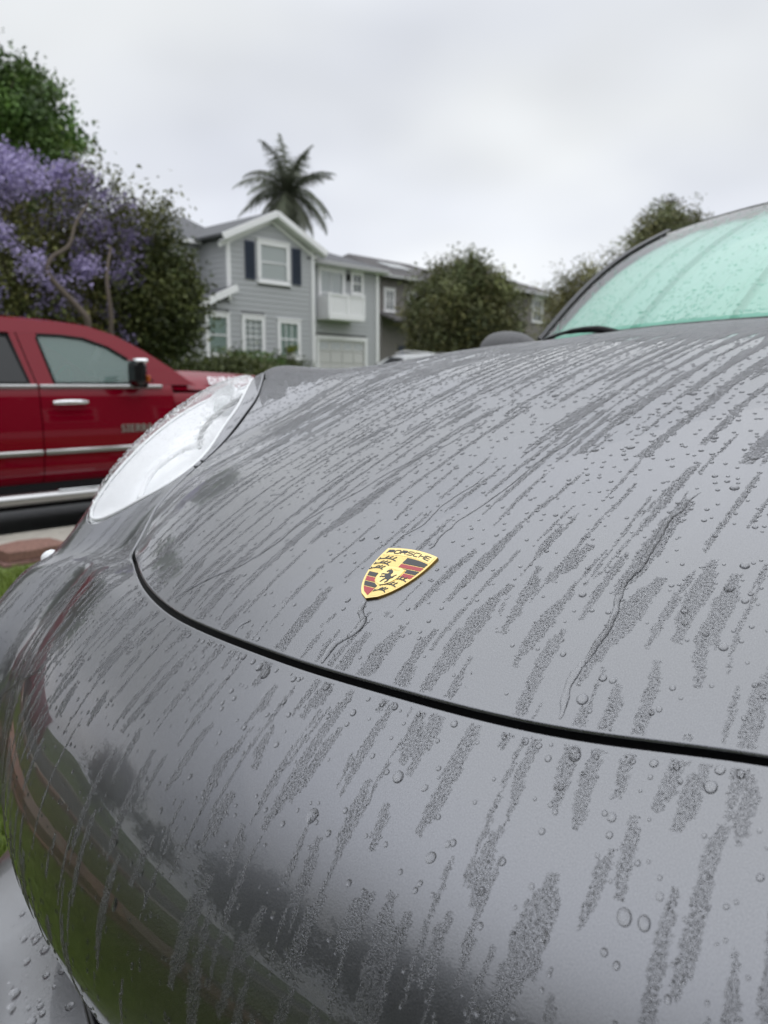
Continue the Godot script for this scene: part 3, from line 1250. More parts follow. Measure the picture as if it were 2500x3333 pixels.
func free_of_seams(p: float, t: float, margin: float) -> bool:
	var h := hood_field(p, t)
	return absf(h) > margin and absf(lens_field(p, t)) > margin


func many(called: String, mesh: Mesh, mt: Material, xfs: Array, parent: Node) -> MultiMeshInstance3D:
	var mm := MultiMesh.new()
	mm.transform_format = MultiMesh.TRANSFORM_3D
	mm.mesh = mesh
	mm.instance_count = xfs.size()
	for i in xfs.size():
		mm.set_instance_transform(i, xfs[i])
	var o := MultiMeshInstance3D.new()
	o.name = numbered(called) if parent == self else called
	o.multimesh = mm
	o.material_override = mt
	parent.add_child(o, true)
	o.set_meta("kind", "stuff")
	return o


func build_water() -> void:
	setup_water()
	var car: Node3D = M.car_node
	# fine beads
	var fine := []
	var r2 := RandomNumberGenerator.new()
	r2.seed = 77
	for zone: Array in [[-0.46, 0.06, -0.36, 0.72, 0.00105], [0.06, 0.30, -0.36, 0.74, 0.0014], [0.30, 1.02, -0.34, 0.80, 0.0021]]:
		var d: float = zone[4]
		var ni := int((zone[1] - zone[0]) / d)
		var nj := int((zone[3] - zone[2]) / d)
		for i in ni:
			for j in nj:
				var p: float = zone[0] + (i + r2.randf()) * d
				var t: float = zone[2] + (j + r2.randf()) * d
				var b := beaded(p, t)
				if b < 0.5:
					continue
				if p < 0.32 and not free_of_seams(p, t, 0.006):
					continue
				if absf(p) < 0.036 and absf(t) < 0.03:
					continue
				var y := car_up(p, t)
				var r := d * r2.randf_range(0.48, 0.72)
				var x := y.cross(Vector3(0.3, 0.1, 1)).normalized() * r
				fine.append(Transform3D(Basis(x, y * r, x.cross(y)), on_car(p, t)))
	for i in 3200:
		var a := r2.randf() * TAU
		var q := sqrt(r2.randf())
		var p := 0.11 + cos(a) * q * 0.15
		var t := 0.672 + sin(a) * q * 0.13
		var f := lens_field(p, t)
		if f < 0.004:
			continue
		var y := car_up(p, t)
		var r := 0.0009 + 0.0013 * pow(r2.randf(), 3.0)
		var x := y.cross(Vector3(0.3, 0.1, 1)).normalized() * r
		fine.append(Transform3D(Basis(x, y * r, x.cross(y)), on_car(p, t) + y * (0.017 * sqrt(maxf(0.0, 1.0 - pow(1.0 - clampf(f / 0.10, 0.0, 1.0), 2.0))) - 0.0006)))
	print("fine beads ", fine.size())
	var fo := many("fine_rain_beads", dome(7, 2, 1.3, 0.05), M.water, fine, self)
	fo.position = car.position
	fo.rotation.y = TURN
	fo.set_meta("label", "skin of fine rain beads in streaks over the dark grey bonnet")
	# single drops read off the car: (along, across, radius in mm)
	var drops := []
	for row: Array in [
			["low", [-0.298, 0.065, 3.4, -0.264, 0.086, 2.7, -0.224, -0.021, 1.6, -0.206, 0.219, 1.8, -0.196, -0.152, 1.5, -0.194, -0.045, 1.6, -0.19, -0.256, 1.7, -0.19, -0.222, 2.5, -0.188, -0.076, 1.4, -0.186, -0.071, 3.8, -0.182, -0.185, 1.7, -0.178, -0.152, 2.8, -0.175, -0.09, 1.7, -0.172, 0.143, 2.6, -0.169, -0.261, 3.0, -0.169, -0.252, 3.6]],
			["mid", [-0.167, 0.039, 1.5, -0.165, -0.188, 2.1, -0.165, 0.007, 1.4, -0.159, -0.268, 1.3, -0.145, -0.23, 1.2, -0.145, -0.129, 1.9, -0.145, -0.11, 3.5, -0.143, -0.2, 1.7, -0.137, 0.057, 1.9, -0.131, -0.202, 1.5, -0.129, 0.003, 1.9, -0.129, 0.071, 1.8, -0.128, -0.198, 1.5, -0.124, -0.229, 2.4, -0.123, -0.225, 1.5, -0.118, -0.055, 2.3, -0.117, -0.199, 1.8]],
			["seam", [-0.1145, 0.038, 4.1, -0.113, -0.294, 1.2, -0.111, -0.046, 1.7, -0.111, 0.009, 2.3, -0.112, 0.048, 3.0, -0.106, -0.206, 1.5, -0.104, -0.225, 1.2, -0.094, -0.267, 3.3, -0.086, -0.198, 3.5, -0.082, -0.05, 1.4, -0.079, -0.032, 1.3, -0.071, -0.106, 1.2, -0.069, -0.195, 1.3, -0.063, -0.188, 3.5, -0.06, -0.226, 1.8, -0.057, -0.229, 1.7]],
			["hood", [-0.05, -0.27, 1.5, -0.049, -0.056, 1.2, -0.047, -0.237, 1.2, -0.046, -0.199, 2.1, -0.046, -0.193, 2.4, -0.046, -0.063, 1.3, -0.044, 0.013, 1.8, -0.039, -0.032, 1.3, -0.035, -0.275, 1.6, -0.035, -0.249, 1.3, -0.035, -0.063, 1.7, -0.035, 0.016, 2.3, -0.029, -0.269, 1.6, -0.029, -0.04, 1.7, -0.007, -0.246, 2.9, -0.006, -0.075, 1.5, 0.001, -0.234, 2.1]],
			["upper", [0.003, 0.059, 1.5, 0.006, 0.045, 1.5, 0.007, -0.247, 1.3, 0.007, -0.22, 1.9, 0.017, -0.216, 2.2, 0.017, 0.056, 1.6, 0.018, -0.151, 2.6, 0.034, -0.245, 2.2, 0.036, 0.064, 2.6, 0.04, -0.2, 1.7, 0.042, -0.204, 1.4, 0.042, 0.051, 2.4, 0.044, -0.233, 3.3, 0.052, 0.001, 1.7, 0.057, 0.032, 1.6, 0.07, -0.234, 3.2, 0.074, -0.238, 1.4]],
			["top", [0.176, -0.195, 3.7, 0.203, -0.011, 1.8, 0.212, -0.010, 2.2, 0.23, -0.059, 3.7, 0.232, -0.192, 3.7, 0.236, -0.159, 2.4, 0.24, -0.088, 3.7, 0.271, -0.149, 3.4, 0.337, -0.101, 3.2, 0.382, 0.067, 4.6, 0.393, -0.086, 4.0, 0.395, -0.14, 3.2, 0.654, -0.043, 4.2, 0.698, 0.016, 4.5]]]:
		var l: Array = row[1]
		for k in range(0, l.size(), 3):
			# those at the shut line stand on its lower edge, clear of the gap
			var hp: float = l[k]
			var h := hood_field(hp, l[k + 1])
			var rr: float = l[k + 2] * 0.001
			if absf(h) < 0.007 + rr * 0.8:
				hp = seam_front.at(l[k + 1]) - 0.008 - rr
			drops.append([hp, l[k + 1], rr])
	# beads hanging in a row on the lower edge of the shut line
	for k in 44:
		var t := -0.30 + 0.62 * (k + r2.randf() * 0.8) / 44.0
		if r2.randf() < 0.4:
			continue
		drops.append([seam_front.at(t) - 0.0088 - r2.randf() * 0.002, t, r2.randf_range(0.0014, 0.0027)])
	var fixed := drops.size()
	# drops on the clean paint between the streaks, kept apart from each other
	var cells := {}
	for d: Array in drops:
		cells[Vector2i(int(d[0] / 0.012 + 100), int(d[1] / 0.012 + 100))] = true
	var tries := 0
	while drops.size() < 3600 and tries < 90000:
		tries += 1
		var p := r2.randf_range(-0.46, 0.74)
		var t := r2.randf_range(-0.34, 0.66)
		if r2.randf() > (0.55 if p < 0.0 else 1.0):
			continue
		if beaded(p, t) > 0.5 and r2.randf() < 0.93:
			continue
		if not free_of_seams(p, t, 0.008) or absf(p) < 0.038 and absf(t) < 0.032:
			continue
		var key := Vector2i(int(p / 0.012 + 100), int(t / 0.012 + 100))
		if cells.has(key):
			if p > 0.0 or r2.randf() < 0.6:
				continue
		cells[key] = true
		var big := r2.randf()
		drops.append([p, t, 0.0010 + 0.0009 * big * big + 0.0008 * ease5(0.0, 0.35, p)])
	# the largest in view become things of their own
	var eye := car.transform.affine_inverse() * Vector3(0, EYE, 0)
	var order := []
	for k in drops.size():
		var d: Array = drops[k]
		order.append([d[2] / on_car(d[0], d[1]).distance_to(eye) * (10.0 if k < fixed else 1.0), k])
	order.sort_custom(func(a, b): return a[0] > b[0])
	var shapes := [dome(18, 6, 1.05), dome(18, 6, 0.85), dome(18, 6, 1.2)]
	var rest := []
	for rank in order.size():
		var d: Array = drops[order[rank][1]]
		var xf := surface_frame(d[0], d[1])
		var r: float = d[2]
		var slope := clampf(1.0 - xf.basis.y.y, 0.0, 1.0)
		var longer := 1.0 + r2.randf_range(0.0, 0.18) + slope * 0.5
		xf.basis = xf.basis.rotated(xf.basis.y, r2.randf_range(-0.4, 0.4))
		xf = xf.scaled_local(Vector3(r, r * (0.85 if r < 0.0025 else 0.7), r * longer))
		if rank < 290:
			var o := MeshInstance3D.new()
			o.name = numbered("water_drop")
			o.mesh = shapes[r2.randi() % 3]
			o.material_override = M.water
			add_child(o)
			o.transform = car.transform * xf
			var hf := hood_field(d[0], d[1])
			if hf < 0.0 and hf > -0.022:
				tag(o, "clear raindrop hanging along the bumper's edge of the black shut line", "water drop", "raindrops along the shut line")
			elif hf < 0.0:
				tag(o, "clear raindrop standing on the bumper of the grey car below the shut line", "water drop", "raindrops standing on the bumper")
			elif d[0] < 0.12:
				tag(o, "clear raindrop standing on the front of the bonnet around the gold crest", "water drop", "raindrops around the gold crest")
			else:
				tag(o, "clear raindrop standing on the upper bonnet between crest and windscreen", "water drop", "raindrops on the upper bonnet")
		else:
			rest.append(xf)
	var ro := many("small_rain_drops", dome(10, 4, 1.1), M.water, rest, self)
	ro.position = car.position
	ro.rotation.y = TURN
	# drops on the windscreen
	var glass := []
	for i in 1500:
		var a := r2.randf_range(-0.2, 1.0)
		var b := pow(r2.randf(), 2.2)
		var r := r2.randf_range(0.0012, 0.0026) + 0.0022 * (1.0 - b) * r2.randf()
		var q := glass_point(a, b, 0.0)
		var y := (glass_point(a, b + 0.01, 0.0) - q).cross(glass_point(a + 0.01, b, 0.0) - q).normalized()
		if y.y < 0.0:
			y = -y
		var x := y.cross(Vector3(0.3, 0.1, 1)).normalized() * r
		glass.append(Transform3D(Basis(x, y * r, x.cross(y)), q + y * 0.0003))
	var go := many("windscreen_drops", dome(7, 2, 1.0, 0.02), M.water, glass, self)
	go.position = car.position
	go.rotation.y = TURN
	# drops on the lip below the bumper
	var low := []
	for i in 420:
		var t := r2.randf_range(-0.2, 0.62)
		var z := -0.165 - 0.075 * r2.randf() + 0.41 * t * t + 0.28 * pow(t, 6) - 0.10 * ease5(0.5, 0.78, t)
		var r := 0.0007 + 0.0048 * pow(r2.randf(), 5.0)
		low.append(Transform3D(Basis.from_scale(Vector3(r, r * 0.8, r * 1.2)), Vector3(t, CAR_Y - 0.5563 - 0.012 * clampf((-0.150 - (z - 0.41 * t * t - 0.28 * pow(t, 6) + 0.10 * ease5(0.5, 0.78, t))) / 0.085, 0, 1) , z)))
	var lo := many("lip_drops", dome(12, 4, 1.0), M.water, low, self)
	lo.position = car.position
	lo.rotation.y = TURN
	# running water
	rivulet("thin trickle that runs from the tip of the gold crest to the shut line", [-0.031, 0.0, -0.0364, -0.0005, -0.0418, -0.0034, -0.0455, -0.0077, -0.0489, -0.0122, -0.0533, -0.0134, -0.0582, -0.0130, -0.064, -0.0109, -0.0687, -0.0071, -0.0761, -0.0027, -0.0834, -0.0029, -0.0925, -0.0042], 0.0020)
	rivulet("fine trickle that ends at the corner of the crest where its name starts", [0.0330, 0.0279, 0.0367, 0.0274, 0.0429, 0.0283, 0.0497, 0.0275, 0.0626, 0.0232, 0.0746, 0.021, 0.1000, 0.0235, 0.1216, 0.021, 0.1417, 0.017, 0.161, 0.016], 0.0009)
	rivulet("fine trickle down the bonnet that meets the top edge of the crest", [0.0395, -0.0096, 0.0455, -0.0098, 0.052, -0.0079, 0.0631, -0.0065, 0.0723, -0.0077, 0.0812, -0.0072, 0.1154, -0.0142, 0.1545, -0.0187, 0.1935, -0.0184, 0.2135, -0.0202, 0.2303, -0.0241, 0.2749, -0.0304, 0.3109, -0.0358], 0.0010)
	rivulet("long winding trickle on the bonnet well clear of the crest, with clean paint beside it", [0.1654, -0.1744, 0.1484, -0.1702, 0.1356, -0.1714, 0.12, -0.1683, 0.096, -0.171, 0.0722, -0.1728, 0.0561, -0.174, 0.0464, -0.1724, 0.0372, -0.1715, 0.0288, -0.1725, 0.0133, -0.1758, -0.0009, -0.1794, -0.0158, -0.1803, -0.0249, -0.1794, -0.0325, -0.1788, -0.0432, -0.1772, -0.053, -0.1768, -0.0621, -0.1777, -0.0728, -0.1806, -0.079, -0.1813], 0.0017)
	rivulet("long fine trickle on the headlamp side of the bonnet, down to the shut line", [0.2853, 0.1058, 0.2212, 0.1071, 0.1909, 0.1188, 0.1467, 0.1314, 0.1106, 0.1353, 0.075, 0.146, 0.0403, 0.1561, 0.012, 0.1565, 0.0006, 0.1577, -0.0193, 0.1656, -0.0352, 0.1744, -0.0507, 0.1949, -0.0659, 0.2102, -0.077, 0.2217, -0.0849, 0.2284], 0.0011)
	rivulet("hair thin trickle round the corner of the bumper below the headlamp", [-0.2114, 0.3697, -0.2285, 0.3752, -0.2484, 0.4091, -0.2650, 0.46, -0.2808, 0.5183, -0.3021, 0.5427, -0.3259, 0.5458, -0.3452, 0.565, -0.3854, 0.6063], 0.0011)
	rivulet("hair thin trickle low on the front of the bumper", [-0.2136, -0.1563, -0.2229, -0.1515, -0.234, -0.1508, -0.2463, -0.1523, -0.2587, -0.149], 0.0006)
	rivulet("short trickle that seeps over the bonnet edge beside the crest's trickle", [-0.0783, 0.0959, -0.083, 0.1011, -0.0877, 0.1036, -0.0925, 0.1020], 0.0009)


func rivulet(label: String, l: Array, r: float) -> void:
	var pts := PackedVector3Array()
	for k in range(0, l.size(), 2):
		pts.append(Vector3(l[k], l[k + 1], 0))
	pts = smooth_path(pts, 10)
	var rows := []
	var w := FastNoiseLite.new()
	w.frequency = 1.0
	w.seed = int(r * 1e6)
	for i in pts.size():
		var f := float(i) / (pts.size() - 1)
		var q := pts[i]
		var wob := w.get_noise_2d(q.x * 60.0, q.y * 60.0)
		q.y += 0.0012 * w.get_noise_2d(q.x * 45.0 + 7.0, 3.0)
		var rr := r * 1.3 * (1.0 + 0.45 * wob) * (sqrt(minf(1.0, minf(f, 1.0 - f) * 14.0 + 0.02)))
		var a := on_car(pts[maxi(i - 1, 0)].x, pts[maxi(i - 1, 0)].y)
		var b := on_car(pts[mini(i + 1, pts.size() - 1)].x, pts[mini(i + 1, pts.size() - 1)].y)
		var up := car_up(q.x, q.y)
		var side := up.cross(b - a).normalized()
		var line := PackedVector3Array()
		for k in 9:
			var an := PI * k / 8.0
			line.append(on_car(q.x, q.y) + side * cos(an) * rr + up * (sin(an) * rr * 0.62 - 0.00012))
		rows.append(line)
	var b := MB.new()
	var mid := rows.size() / 2
	b.sheet(rows, car_up(pts[mid].x, pts[mid].y))
	var o := MeshInstance3D.new()
	o.name = numbered("water_trickle")
	o.mesh = b.mesh()
	o.material_override = M.water
	add_child(o)
	o.transform = M.car_node.transform
	tag(o, label, "water trickle", "trickles of rain on the grey car")


# ---------------------------------------------------------------- ground
func slope_y(t: float) -> float:
	return 0.15 + 1.12 * clampf((t - 12.3) / 7.5, 0.0, 1.0)


func build_ground() -> void:
	var far := MB.new()
	far.quad(Vector3(-400, -0.05, -400), Vector3(400, -0.05, -400), Vector3(400, -0.05, 400), Vector3(-400, -0.05, 400), Vector3.UP)
	struct("ground", far, M.far_ground)
	var lawn := MB.new()
	lawn.quad(Vector3(-40, 0.165, -60), Vector3(5.62, 0.165, -60), Vector3(5.62, 0.165, 60), Vector3(-40, 0.165, 60), Vector3.UP)
	struct("lawn", lawn, M.lawn)
	var bed := MB.new()
	var ring := []
	for rad: float in [2.75, 4.1]:
		var line := PackedVector3Array()
		for k in 25:
			var az := deg_to_rad(-80.0 + k * 7.6)
			line.append(Vector3(0.25 + rad * sin(az), 0.171, 0.25 - rad * cos(az)))
		ring.append(line)
	bed.sheet(ring, Vector3.UP)
	struct("planting_bed", bed, M.soil)
	var drive := MB.new()
	drive.box(Vector3(-2.4, 0.10, 6.6), Vector3(6.9, 0.20, 14.0), 0.01)
	struct("driveway", drive, M.concrete)
	# near pavement in slabs
	var walk := Node3D.new()
	walk.name = "pavement"
	add_child(walk)
	walk.rotation.y = TURN
	walk.set_meta("kind", "structure")
	for k in range(-18, 26):
		boxpart("paving_slab", Vector3(5.90, 0.09, k * 1.22 + 0.3), Vector3(0.58, 0.14, 1.212), M.concrete_a if k % 2 else M.concrete_b, walk, 0.006)
	var kerb := Node3D.new()
	kerb.name = "kerb"
	add_child(kerb)
	kerb.rotation.y = TURN
	kerb.set_meta("kind", "structure")
	for k in range(-12, 16):
		boxpart("kerb_stone", Vector3(6.27, 0.05, k * 2.0), Vector3(0.15, 0.215, 1.99), M.concrete_b, kerb, 0.02)
	for k in range(-12, 20):
		boxpart("kerb_stone", Vector3(12.07, 0.05, k * 2.0), Vector3(0.15, 0.215, 1.99), M.concrete_b, kerb, 0.02)
	var road := MB.new()
	road.quad(Vector3(6.34, 0.0, -80), Vector3(12.0, 0.0, -80), Vector3(12.0, 0.0, 90), Vector3(6.34, 0.0, 90), Vector3.UP)
	struct("road", road, M.asphalt)
	var gut := MB.new()
	gut.quad(Vector3(6.34, 0.004, -80), Vector3(6.72, 0.004, -80), Vector3(6.72, 0.004, 90), Vector3(6.34, 0.004, 90), Vector3.UP)
	struct("gutter", gut, M.concrete)
	var bank := MB.new()
	var rows := []
	for i in 40:
		var t := 12.14 + i * 0.9
		rows.append(PackedVector3Array([Vector3(t, slope_y(t), -70), Vector3(t, slope_y(t), 0), Vector3(t, slope_y(t), 90)]))
	bank.sheet(rows, Vector3.UP)
	struct("bank", bank, M.lawn_far)
	# grass blades where the lawn shows and where the bumper mirrors it
	var blade := MB.new()
	blade.has_c = true
	var r3 := RandomNumberGenerator.new()
	r3.seed = 4
	for k in 22:
		var at := Vector3(r3.randf_range(-0.05, 0.05), 0, r3.randf_range(-0.05, 0.05))
		var d := Vector3(r3.randf_range(-1, 1), 0, r3.randf_range(-1, 1)).normalized()
		var h := r3.randf_range(0.022, 0.055)
		var lean := d * h * r3.randf_range(0.2, 0.8)
		var sd := d.cross(Vector3.UP) * 0.0022
		var s := r3.randf_range(0.7, 1.3)
		blade.tint = Color(0.165 * s, 0.225 * s, 0.042 * s)
		blade.flat(at - sd, at + sd, at + lean * 0.4 + Vector3(0, h * 0.6, 0) + sd, Vector3.UP)
		blade.flat(at - sd, at + lean * 0.4 + Vector3(0, h * 0.6, 0) + sd, at + lean * 0.4 + Vector3(0, h * 0.6, 0) - sd, Vector3.UP)
		blade.flat(at + lean * 0.4 + Vector3(0, h * 0.6, 0) + sd, at + lean + Vector3(0, h, 0), at + lean * 0.4 + Vector3(0, h * 0.6, 0) - sd, Vector3.UP)
	var tufts := []
	for zone: Array in [[-3.2, 4.5, 2.6, 5.0, 0.05], [-2.7, 1.4, -2.4, 2.6, 0.045]]:
		var dd: float = zone[4]
		for i in int((zone[1] - zone[0]) / dd):
			for j in int((zone[3] - zone[2]) / dd):
				var at := Vector3(zone[2] + (j + r3.randf()) * dd, 0.163, zone[0] + (i + r3.randf()) * dd)
				if zone[3] < 3.0 and Vector2(at.x - 0.25, at.z - 0.25).length() > 2.62 or at.x > -5.8 and at.x < 1.08 and at.z > -0.42:
					continue
				tufts.append(Transform3D(Basis(Vector3.UP, r3.randf() * TAU).scaled(Vector3(1, r3.randf_range(0.7, 1.4), 1)), at))
	var go := many("grass", blade.mesh(), M.leaf, tufts, self)
	go.rotation.y = TURN
	# flagstones that edge the lawn
	var spots := []
	for k in 15:
		spots.append([Vector3(5.30 + r3.randf_range(-0.06, 0.06), 0.16, 4.4 - k * 0.56), 0.1])
	for k in 9:
		var az := deg_to_rad(20.0 + k * 9.6)
		spots.append([Vector3(0.25 + 2.62 * sin(az), 0.16, 0.25 - 2.62 * cos(az)), -az + 1.57])
	for k in spots.size():
		var o := thing("flagstone", "flat reddish stone in the row that edges the lawn beside the pavement" if k < 15 else "broad reddish stone in the curved border round the grass before the car's nose", "stone", st(spots[k][0].z, spots[k][0].y, spots[k][0].x), "reddish stones edging the lawn" if k < 15 else "stones round the grass before the car", TURN + spots[k][1] + r3.randf_range(-0.15, 0.15))
		for layer in 2:
			var b := MB.new()
			var n := 11
			var top := PackedVector3Array()
			var bot := PackedVector3Array()
			var y0 := -0.04 + layer * 0.075
			var y1 := y0 + r3.randf_range(0.06, 0.085)
			for m in n:
				var a := TAU * m / n
				var rad := r3.randf_range(0.82, 1.12) * (1.0 - 0.12 * layer)
				var sq := pow(pow(absf(cos(a)), 4.0) + pow(absf(sin(a)), 4.0), -0.25)
				top.append(Vector3(cos(a) * 0.20 * rad * sq, y1 + r3.randf_range(-0.008, 0.01), sin(a) * 0.27 * rad * sq))
				bot.append(Vector3(cos(a) * 0.205 * rad * sq, y0, sin(a) * 0.275 * rad * sq))
			for m in n:
				var m2 := (m + 1) % n
				var mid1 := top[m].lerp(Vector3(0, top[m].y + 0.012, 0), 0.12) + Vector3(0, 0.008, 0)
				var mid2 := top[m2].lerp(Vector3(0, top[m2].y + 0.012, 0), 0.12) + Vector3(0, 0.008, 0)
				b.quad(bot[m], bot[m2], top[m2], top[m], top[m])
				b.quad(top[m], top[m2], mid2, mid1, top[m] + Vector3(0, 0.3, 0))
				b.flat(mid1, mid2, Vector3(0, y1 + 0.016, 0), Vector3.UP)
			o.scale = Vector3.ONE * (1.0 if k < 15 else 1.45)
			part("slab", b, [M.stone_a, M.stone_b, M.stone_c][(k + layer * 2) % 3], o)


# ---------------------------------------------------------------- trees
func leaf_cluster(seed_n: int, leaves: int, spread: float, size: float, long: float, col: Color, vary: float, droop := 0.0) -> ArrayMesh:
	var r := RandomNumberGenerator.new()
	r.seed = seed_n
	var b := MB.new()
	b.has_c = true
	for i in leaves:
		var at := Vector3(r.randfn(), r.randfn(), r.randfn()) * spread * 0.5
		var d := (Vector3(r.randf_range(-1, 1), r.randf_range(-0.7, 0.9) - droop, r.randf_range(-1, 1))).normalized()
		var sd := d.cross(Vector3(r.randf_range(-1, 1), r.randf_range(-1, 1), r.randf_range(-1, 1))).normalized()
		var l := size * r.randf_range(0.7, 1.3) * long
		var w := size * r.randf_range(0.35, 0.55)
		var s := r.randf_range(1.0 - vary, 1.0 + vary)
		b.tint = Color(col.r * s, col.g * s, col.b * s)
		var up := sd.cross(d)
		var m := at + d * l * 0.5 + up * l * 0.08
		b.flat(at, m - sd * w, m + sd * w, up)
		b.flat(m - sd * w, at + d * l, m + sd * w, up)
	return b.mesh()


func crown_spots(r: RandomNumberGenerator, c: Vector3, size: Vector3, clumps: int, per: int, clump_r: float, shell := 0.55) -> Array:
	var o := []
	for i in clumps:
		var d := Vector3(r.randfn(), r.randfn(), r.randfn()).normalized()
		var k := lerpf(shell, 1.0, pow(r.randf(), 0.7))
		var cc := c + d * size * k
		var cr := clump_r * r.randf_range(0.6, 1.25)
		for j in per:
			var q := Vector3(r.randfn(), r.randfn() * 0.75, r.randfn()) * cr * 0.5
			var b := Basis.from_euler(Vector3(r.randf() * TAU, r.randf() * TAU, r.randf() * TAU)).scaled(Vector3.ONE * r.randf_range(0.75, 1.25))
			o.append(Transform3D(b, cc + q))
	return o


func tinted(o: MultiMeshInstance3D, per: int, seed_n: int, spread: float) -> void:
	# leaves of one clump share a tone: some sprays are younger and yellower than others
	var r := RandomNumberGenerator.new()
	r.seed = seed_n
	var old := o.multimesh
	var mm := MultiMesh.new()
	mm.transform_format = MultiMesh.TRANSFORM_3D
	mm.use_colors = true
	mm.mesh = old.mesh
	mm.instance_count = old.instance_count
	var k := Color.WHITE
	for i in old.instance_count:
		if i % per == 0:
			var s := exp(r.randfn() * spread)
			var y := r.randf_range(-0.10, 0.16)
			k = Color(s * (1.0 + y), s, s * (1.0 - y))
		mm.set_instance_transform(i, old.get_instance_transform(i))
		mm.set_instance_color(i, k)
	o.multimesh = mm


func limb(b: MB, r: RandomNumberGenerator, from: Vector3, to: Vector3, r0: float, r1: float, bend := 0.15) -> void:
	var p := PackedVector3Array()
	var d := to - from
	var off := Vector3(r.randf_range(-1, 1), r.randf_range(-0.4, 0.4), r.randf_range(-1, 1)) * d.length() * bend
	var radii := []
	for i in 7:
		var f := i / 6.0
		p.append(from + d * f + off * sin(f * PI) + off * 0.4 * sin(f * TAU))
		radii.append(lerpf(r0, r1, f))
	b.tube(p, radii, 7)


func tree(called: String, label: String, at: Vector3, base_y: float, crown_c: Vector3, size: Vector3, clumps: int, per: int, clump_r: float, leaf: Mesh, trunk_r: float, seed_n: int, bark: Material, group := "", shell := 0.55, limbs := 7) -> Node3D:
	# at: (s, t) as Vector3(s, 0, t); crown centre and size in the tree's own axes
	var r := RandomNumberGenerator.new()
	r.seed = seed_n
	var o := thing(called, label, "tree", st(at.x, base_y, at.z), group)
	var b := MB.new()
	var fork := Vector3(crown_c.x * 0.4, maxf(crown_c.y - size.y * 0.75, crown_c.y * 0.3), crown_c.z * 0.4)
	limb(b, r, Vector3(0, -0.1, 0), fork, trunk_r, trunk_r * 0.7, 0.06)
	for i in limbs:
		var a := TAU * (i + r.randf() * 0.6) / limbs
		var tip := crown_c + Vector3(cos(a) * size.x * 0.65, r.randf_range(-0.2, 0.7) * size.y, sin(a) * size.z * 0.65)
		limb(b, r, fork, tip, trunk_r * 0.55, trunk_r * 0.08, 0.12)
		limb(b, r, fork.lerp(tip, 0.5), tip + Vector3(r.randf_range(-1, 1), r.randf_range(0, 1), r.randf_range(-1, 1)) * size.x * 0.35, trunk_r * 0.25, trunk_r * 0.05, 0.15)
	part("trunk", b, bark, o)
	tinted(many("crown", leaf, M.leaf, crown_spots(r, crown_c, size, clumps, per, clump_r, shell), o), per, seed_n, 0.30)
	return o


